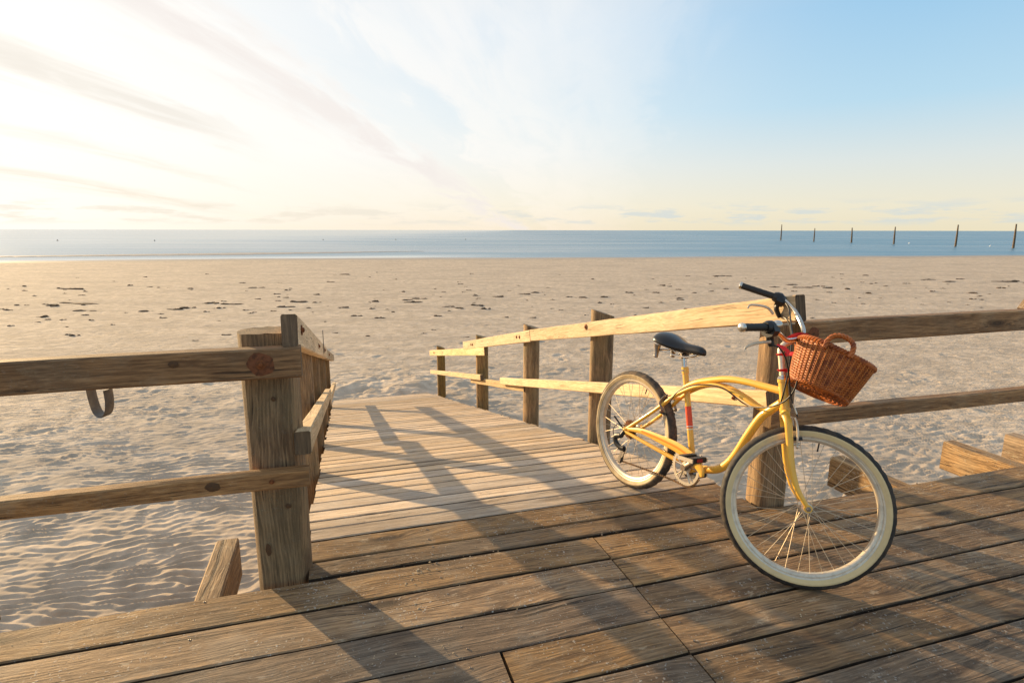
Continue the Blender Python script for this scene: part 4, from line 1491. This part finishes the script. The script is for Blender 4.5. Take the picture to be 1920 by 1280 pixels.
# ------------------------------------------------------------------ wicker basket
def build_basket():
    d = look(1552, 700).normalized()
    rt = Vector((d.y, -d.x, 0)).normalized()
    up = rt.cross(d).normalized()
    a = R(17.0)
    e1 = rt * math.cos(a) - up * math.sin(a)
    e3a = up * math.cos(a) + rt * math.sin(a)
    tl = R(10.5)
    e3 = e3a * math.cos(tl) + d * math.sin(tl)
    e2 = e3.cross(e1).normalized()
    cen = on_y(1548, 702, 2.33)
    H = 0.158
    a0, b0 = 0.115, 0.145          # foot
    a1, b1 = 0.150, 0.190          # rim
    M = frame(cen, e1, e2, e3)
    root = thing('wicker_basket', 'orange brown wicker basket strapped to the front of the handlebar', 'basket', cen)

    def wall(th, s):
        s_ = max(0.0, min(1.0, s))
        fa = a0 + (a1 - a0) * (s_ ** 0.85)
        fb = b0 + (b1 - b0) * (s_ ** 0.85)
        # superellipse plan, a little squared
        c, sn = math.cos(th), math.sin(th)
        rr_ = (abs(c) ** 2.4 + abs(sn) ** 2.4) ** (-1 / 2.4)
        sag = 0.010 * math.sin(2 * th + 0.5) * s_
        return Vector((fa * c * rr_, fb * sn * rr_, -H / 2 + H * s + sag))

    def out(th):
        c, sn = math.cos(th), math.sin(th)
        return Vector((c / a1, sn / b1, 0)).normalized()
    stakes = 46
    rows = 32
    weave = MB()
    rnd = random.Random(3)
    for rI in range(rows):
        s = (rI + 0.6) / (rows + 0.2)
        pts = []
        n = stakes * 4
        thick = 0.0028 + rnd.uniform(-0.0003, 0.0004)
        for j in range(n):
            th = 2 * PI * j / n
            ph = th * stakes / 2 + PI * rI
            w_ = 0.0034 * math.cos(ph)
            zz = rnd.uniform(-0.0006, 0.0006)
            pts.append(M @ (wall(th, s) + out(th) * w_ + Vector((0, 0, zz))))
        nn = 5
        vv, ff = [], []
        for j in range(n):
            t = (pts[(j + 1) % n] - pts[j - 1]).normalized()
            o1 = (e3 - t * e3.dot(t)).normalized()
            o2 = t.cross(o1)
            for q in range(nn):
                aa = 2 * PI * q / nn
                vv.append(pts[j] + o1 * (thick * 1.25 * math.cos(aa)) + o2 * (thick * math.sin(aa)))
        for j in range(n):
            j2 = (j + 1) % n
            for q in range(nn):
                q2 = (q + 1) % nn
                ff.append((j * nn + q, j * nn + q2, j2 * nn + q2, j2 * nn + q))
        weave.add(vv, ff)
    weave.build('woven_wall', M_WICK, root)
    for j in range(stakes):
        th = 2 * PI * (j) / stakes
        pts = [M @ (wall(th, s) + out(th) * 0.0022) for s in (0.0, 0.25, 0.5, 0.75, 1.0)]
        MB().tube(pts, 0.0036, 6).build('stake', M_WICK2, root)
    # dark inside lining is the wall's own back; floor of the basket: woven spokes and rounds
    fl = MB()
    for q in range(12):
        k = (q + 1) / 12
        pts = []
        for j in range(72):
            th = 2 * PI * j / 72
            p = wall(th, 0.0)
            pts.append(M @ Vector((p.x * k, p.y * k, -H / 2 + 0.0022 * math.cos(th * 12 + PI * q))))
        pts.append(pts[0])
        fl.tube(pts, 0.0054, 5, cap=False)
    fl.build('woven_base', M_WICK, root)
    # braided rim and foot border
    for s, amp, rad, nm in ((1.015, 0.006, 0.0058, 'rim'), (0.005, 0.0035, 0.0042, 'foot_border')):
        mb = MB()
        for ph in (0, 2 * PI / 3, 4 * PI / 3):
            pts = []
            n = 180
            for j in range(n + 1):
                th = 2 * PI * j / n
                aa = th * 26 + ph
                pts.append(M @ (wall(th, s if s < 1 else 1.0) + Vector((0, 0, 0.004 if s > 1 else 0)) + out(th) * (amp * math.cos(aa)) + Vector((0, 0, amp * math.sin(aa)))))
            mb.tube(pts, rad, 6, cap=False)
        mb.build(nm, M_WICK, root)
    # twisted handle on each end of the long axis
    for sg in (-1, 1):
        base = -PI / 2 if sg < 0 else PI / 2
        arc = []
        for i in range(41):
            t = i / 40
            x = 0.046 * math.cos(PI * t)
            z = math.sin(PI * t)
            foot = wall(base, 1.0)
            lx = x * (1 + 0.22 * z)
            zz = H / 2 - 0.018 + 0.072 * (z ** 0.75 if z > 0 else 0)
            arc.append((Vector((lx + 0.003, foot.y + sg * (0.008 - 0.014 * z), zz)), t))
        mb = MB()
        for ph in (0, 2 * PI / 3, 4 * PI / 3):
            pts = []
            for i, (p, t) in enumerate(arc):
                aa = t * 2 * PI * 4.5 + ph
                c = arc[min(i + 1, 40)][0] - arc[max(i - 1, 0)][0]
                c.normalize()
                o1 = Vector((0, 1, 0))
                o2 = c.cross(o1).normalized()
                pts.append(M @ (p + o1 * (0.0052 * math.cos(aa)) + o2 * (0.0052 * math.sin(aa))))
            mb.tube(pts, 0.0056, 7)
        mb.build('handle', M_WICK, root)
    # red straps round the stem
    for hz, wd in ((0.572, 0.013), (0.640, 0.012)):
        pts = []
        for i in range(17):
            aa = -2.6 + 5.2 * i / 16
            pts.append(fk(-0.0145 * math.cos(aa), 0.0145 * math.sin(aa) - 0.0, hz))
        pts = [fk(0.062, -0.050, hz + 0.004), fk(0.03, -0.030, hz + 0.002)] + pts + [fk(0.03, 0.030, hz + 0.002), fk(0.062, 0.050, hz)]
        MB().tube(spline(pts, 2), [(0.0014, wd / 2 * 1.5)] * (2 * (len(pts) - 1) + 1), 6, flat=FX).build('strap', M_RIBBON, root)
    MB().tube(spline([fk(-0.017, -0.014, 0.682), fk(0.010, -0.020, 0.668), fk(0.035, -0.030, 0.640), fk(0.064, -0.05, 0.630)], 5), [(0.0014, 0.009)] * 16, 6, flat=FY).build('strap', M_RIBBON, root)
    MB().tube(spline([fk(0.020, -0.022, 0.700), fk(0.045, -0.030, 0.716), fk(0.075, -0.034, 0.722), fk(0.105, -0.030, 0.715)], 5), [(0.010, 0.0016)] * 16, 6, flat=FX).build('strap', M_RIBBON, root)
    return root


# ------------------------------------------------------------------ sea poles, buoys, seaweed, sand on the planks
def build_far():
    desc = ['thin leaning sea pole farthest to the left in the row standing in the water',
            'short thin sea pole second from the left in the row in the water',
            'straight upright sea pole third from the left in the row in the water',
            'upright sea pole fourth from the left in the row in the water',
            'tall leaning sea pole second from the right end of the row in the water',
            'tallest leaning sea pole at the right end of the row near the frame edge']
    for (bx, by, tx, ty, wpx), lab in zip(((1464, 449.5, 1466, 420, 2.6), (1526, 452, 1528, 427, 2.6), (1596.5, 454, 1598, 426, 3.2), (1676, 456.5, 1679, 424, 3.2), (1791.5, 460.5, 1797, 420, 3.6), (1900, 463.5, 1906, 418.5, 3.8)), desc):
        b = on_ground(bx, by, WATER)
        t_ = on_y(tx, ty, b.y)
        r = wpx * 0.70 / 2 / FPX * b.length
        b2 = b - (t_ - b).normalized() * 1.5
        pts = [b2 - b, Vector((0, 0, 0)), (t_ - b) * 0.5 + Vector((random.uniform(-.05, .05), 0, 0)), t_ - b]
        me = MB().tube(pts, [r * 1.15, r * 1.1, r, r * 0.62], 10).mesh('mooring_pole', M_POLE)
        tag(mesh_obj('mooring_pole', me, None, Matrix.Translation(b)), lab, 'pole', 'poles standing in the sea')
    for bx, by, dark, lab in ((1705, 455.5, 0, 'small white buoy floating between two poles on the sea'), (1857, 460.5, 0, 'small white buoy floating near the last poles on the sea'),
                              (108, 452.5, 1, 'tiny dark buoy far left on the bright sea'), (290, 452.5, 1, 'tiny dark buoy second from the left on the bright sea'), (606, 450.5, 1, 'tiny dark buoy on the pale sea above the corner post'), (742, 450, 1, 'tiny dark buoy on the pale sea left of the ramp end'), (873, 449.5, 1, 'tiny dark buoy on the sea above the ramp railing')):
        b = on_ground(bx, by, WATER)
        r = (1.3 if not dark else 1.1) / FPX * b.length
        me = MB().lathe([(0.0001, -r * 0.5), (r * 0.8, -r * 0.3), (r, 0.1 * r), (r * 0.8, r * 0.6), (r * 0.35, r * 0.95), (r * 0.18, r * 1.2), (r * 0.18, r * 1.6), (0.0001, r * 1.7)], None, 12).mesh('buoy', M_DARKBUOY if dark else M_BUOY)
        tag(mesh_obj('buoy', me, None, Matrix.Translation(b)), lab, 'buoy', 'buoys on the sea')


def weed_mesh(seed):
    r = random.Random(seed)
    mb = MB()
    for k in range(r.randint(3, 6)):                       # overlapping ragged tufts
        cx, cy = r.uniform(-0.36, 0.36), r.uniform(-0.14, 0.14)
        sx, sy, sz = r.uniform(0.12, 0.30), r.uniform(0.06, 0.14), r.uniform(0.05, 0.13)
        bm = bmesh.new()
        bmesh.ops.create_icosphere(bm, subdivisions=2, radius=1)
        ph = r.random() * 9
        vs_ = []
        for v in bm.verts:
            q = v.co
            n_ = 1 + 0.35 * math.sin(4 * q.x + ph) * math.cos(5 * q.y - ph) + r.uniform(-0.22, 0.22)
            vs_.append((cx + q.x * sx * n_, cy + q.y * sy * n_, max(-0.02, q.z * sz * n_)))
        mb.add(vs_, [tuple(v.index for v in f_.verts) for f_ in bm.faces])
        bm.free()
    for k in range(5):                                     # loose stems
        a = r.uniform(0, 2 * PI)
        x, y = r.uniform(-0.4, 0.4), r.uniform(-0.15, 0.15)
        mb.tube([(x, y, 0.01), (x + 0.10 * math.cos(a), y + 0.06 * math.sin(a), 0.03), (x + 0.2 * math.cos(a + .4), y + 0.1 * math.sin(a + .4), 0.008)], 0.008, 4)
    return mb.mesh('seaweed_clump', M_WEED, False)


def build_seaweed():
    ms = [weed_mesh(i) for i in range(9)]
    # the larger clumps, where the photograph shows them (x, y, width in px)
    big = [(145, 570, 60), (100, 574, 26), (160, 583, 42), (135, 543, 50), (272, 584, 26), (80, 594, 18), (118, 600, 12), (15, 582, 20), (170, 601, 12), (435, 571, 36), (398, 569, 26), (415, 578, 16), (330, 580, 26), (348, 578, 26), (362, 577, 14),
           (480, 540, 40), (470, 588, 12), (530, 576, 40), (560, 567, 28), (522, 565, 14), (595, 568, 18), (645, 577, 20), (580, 578, 12), (700, 566, 22), (785, 560, 42), (775, 567, 38), (760, 563, 24), (895, 573, 24), (862, 578, 20), (912, 579, 22), (935, 557, 20), (893, 555, 16), (735, 585, 12), (668, 592, 30), (715, 596, 16), (818, 592, 20),
           (620, 529, 16), (455, 531, 14), (540, 545, 12), (985, 552, 22), (1005, 549, 26), (1088, 558, 26), (1066, 557, 18), (1036, 562, 10), (1130, 557, 18), (1180, 549, 14), (1230, 549, 14), (1148, 570, 10), (1240, 535, 16), (1275, 559, 20), (1300, 549, 12), (1360, 541, 14), (1452, 537, 20), (1480, 533, 26), (1505, 538, 34), (1535, 536, 22), (1490, 545, 16), (1552, 539, 16), (1590, 541, 14), (1625, 549, 14), (1660, 535, 12), (1740, 523, 30), (1775, 527, 26), (1800, 522, 14), (1700, 530, 12), (1750, 545, 16), (1885, 527, 30), (1905, 526, 18), (1820, 548, 16), (1840, 560, 12), (1560, 519, 10), (1620, 515, 12), (1290, 517, 8), (1355, 517, 34), (1100, 590, 10), (1000, 595, 12), (1160, 600, 10), (640, 515, 34)]
    rr_ = random.Random(5)
    items = [(x, y, w_) for x, y, w_ in big]
    for k in range(215):
        y = 500 + 150 * rr_.betavariate(2.2, 3.2)
        items.append((rr_.uniform(-60, 1980), y, rr_.uniform(4, 11) * (0.6 + (y - 480) / 130)))
    lab = 'small dark fleck of dried seaweed scattered on the pale beach sand'
    ords = 'first second third fourth fifth sixth seventh eighth ninth tenth eleventh twelfth thirteenth fourteenth fifteenth sixteenth seventeenth eighteenth nineteenth twentieth'.split()
    wide = sorted([i for i, it in enumerate(items) if it[2] >= 30], key=lambda i: items[i][0])
    for i, (x, y, w_) in enumerate(items):
        p = on_ground(x, y, GROUND)
        p.z = float(sand_height(np.array([p.x]), np.array([p.y]))[0]) - 0.005
        wm = w_ / FPX * (p - Vector((0, 0, CAM_H))).length
        M = Matrix.Translation(p) @ Matrix.Rotation(rr_.uniform(-0.35, 0.35), 4, 'Z') @ Matrix.Diagonal((wm, min(wm, 1.0) * rr_.uniform(0.8, 1.6), min(wm, 0.50) * rr_.uniform(0.8, 1.4), 1))
        own = 'wide ragged dark seaweed clump, %s from the left among the widest on the sand' % ords[wide.index(i)] if i in wide else lab
        tag(mesh_obj('seaweed_clump', ms[i % 9], None, M), own, 'seaweed', 'seaweed clumps scattered over the beach')


def build_grit():
    """sand grains and little lumps of caked sand lying on the planks"""
    r = random.Random(9)
    mb = MB()

    def lump(p, s):
        q = Matrix.Rotation(r.uniform(0, 6), 4, 'Z') @ Matrix.Diagonal((s, s * r.uniform(0.6, 1), s * r.uniform(0.35, 0.7), 1))
        vv = [(1, 0, 0), (0.3, 0.95, 0), (-0.8, 0.6, 0), (-0.8, -0.6, 0), (0.3, -0.95, 0), (0.5, 0.2, 0.8), (-0.4, 0.3, 0.9), (-0.1, -0.5, 0.75)]
        vv = [p + (q @ Vector(tuple(c + r.uniform(-0.2, 0.2) for c in v))) for v in vv]
        mb.add(vv, [(0, 1, 5), (1, 2, 6), (1, 6, 5), (2, 3, 6), (3, 7, 6), (3, 4, 7), (4, 0, 5), (4, 5, 7), (5, 6, 7)])
    for (px, py, n, sp, s) in ((790, 1068, 16, 0.028, 0.010), (765, 1094, 9, 0.02, 0.009), (775, 1075, 14, 0.06, 0.005), (1510, 1152, 5, 0.02, 0.008), (930, 1017, 16, 0.05, 0.006), (1205, 1030, 18, 0.07, 0.005), (1170, 1003, 10, 0.05, 0.005), (1740, 905, 10, 0.06, 0.006), (590, 1142, 4, 0.02, 0.006), (780, 1137, 3, 0.01, 0.008), (990, 1100, 6, 0.05, 0.004), (655, 1235, 8, 0.05, 0.006), (810, 1230, 12, 0.10, 0.006), (1000, 1168, 12, 0.08, 0.005), (690, 1145, 8, 0.1, 0.003), (1380, 1015, 14, 0.10, 0.004), (1560, 1050, 12, 0.14, 0.004), (905, 1060, 8, 0.04, 0.007)):
        c = on_ground(px, py, 0.0)
        for k in range(n):
            lump(c + Vector((r.gauss(0, sp), r.gauss(0, sp), 0.0005)), 0.62 * s * r.uniform(0.35, 1.2))
    for k in range(900):
        u, v = r.uniform(-1.2, 3.6), r.uniform(-1.2, 0.28)
        if u < 0 and v > -0.03 or (u > 2.2 and v > -0.06):
            continue
        lump(uv(u, v, 0.0003), r.uniform(0.0010, 0.0024))
    for k in range(350):
        u, v = r.uniform(0.0, 2.1), r.uniform(0.45, 4)
        lump(uv(u, v, ramp_z(v) + 0.001), r.uniform(0.0015, 0.004))
    o = mb.build('sand_grit', M_SANDLUMP, None, smooth=False, origin=Vector((0, 2, 0)))
    o['kind'] = 'stuff'
    o['label'] = 'loose sand grit and small lumps on the planks'
    o['category'] = 'sand'


build_sand()
build_sea()
build_deck()
build_ramp()
build_railings()
build_hook()
build_bike()
build_basket()
build_far()
build_seaweed()
build_grit()
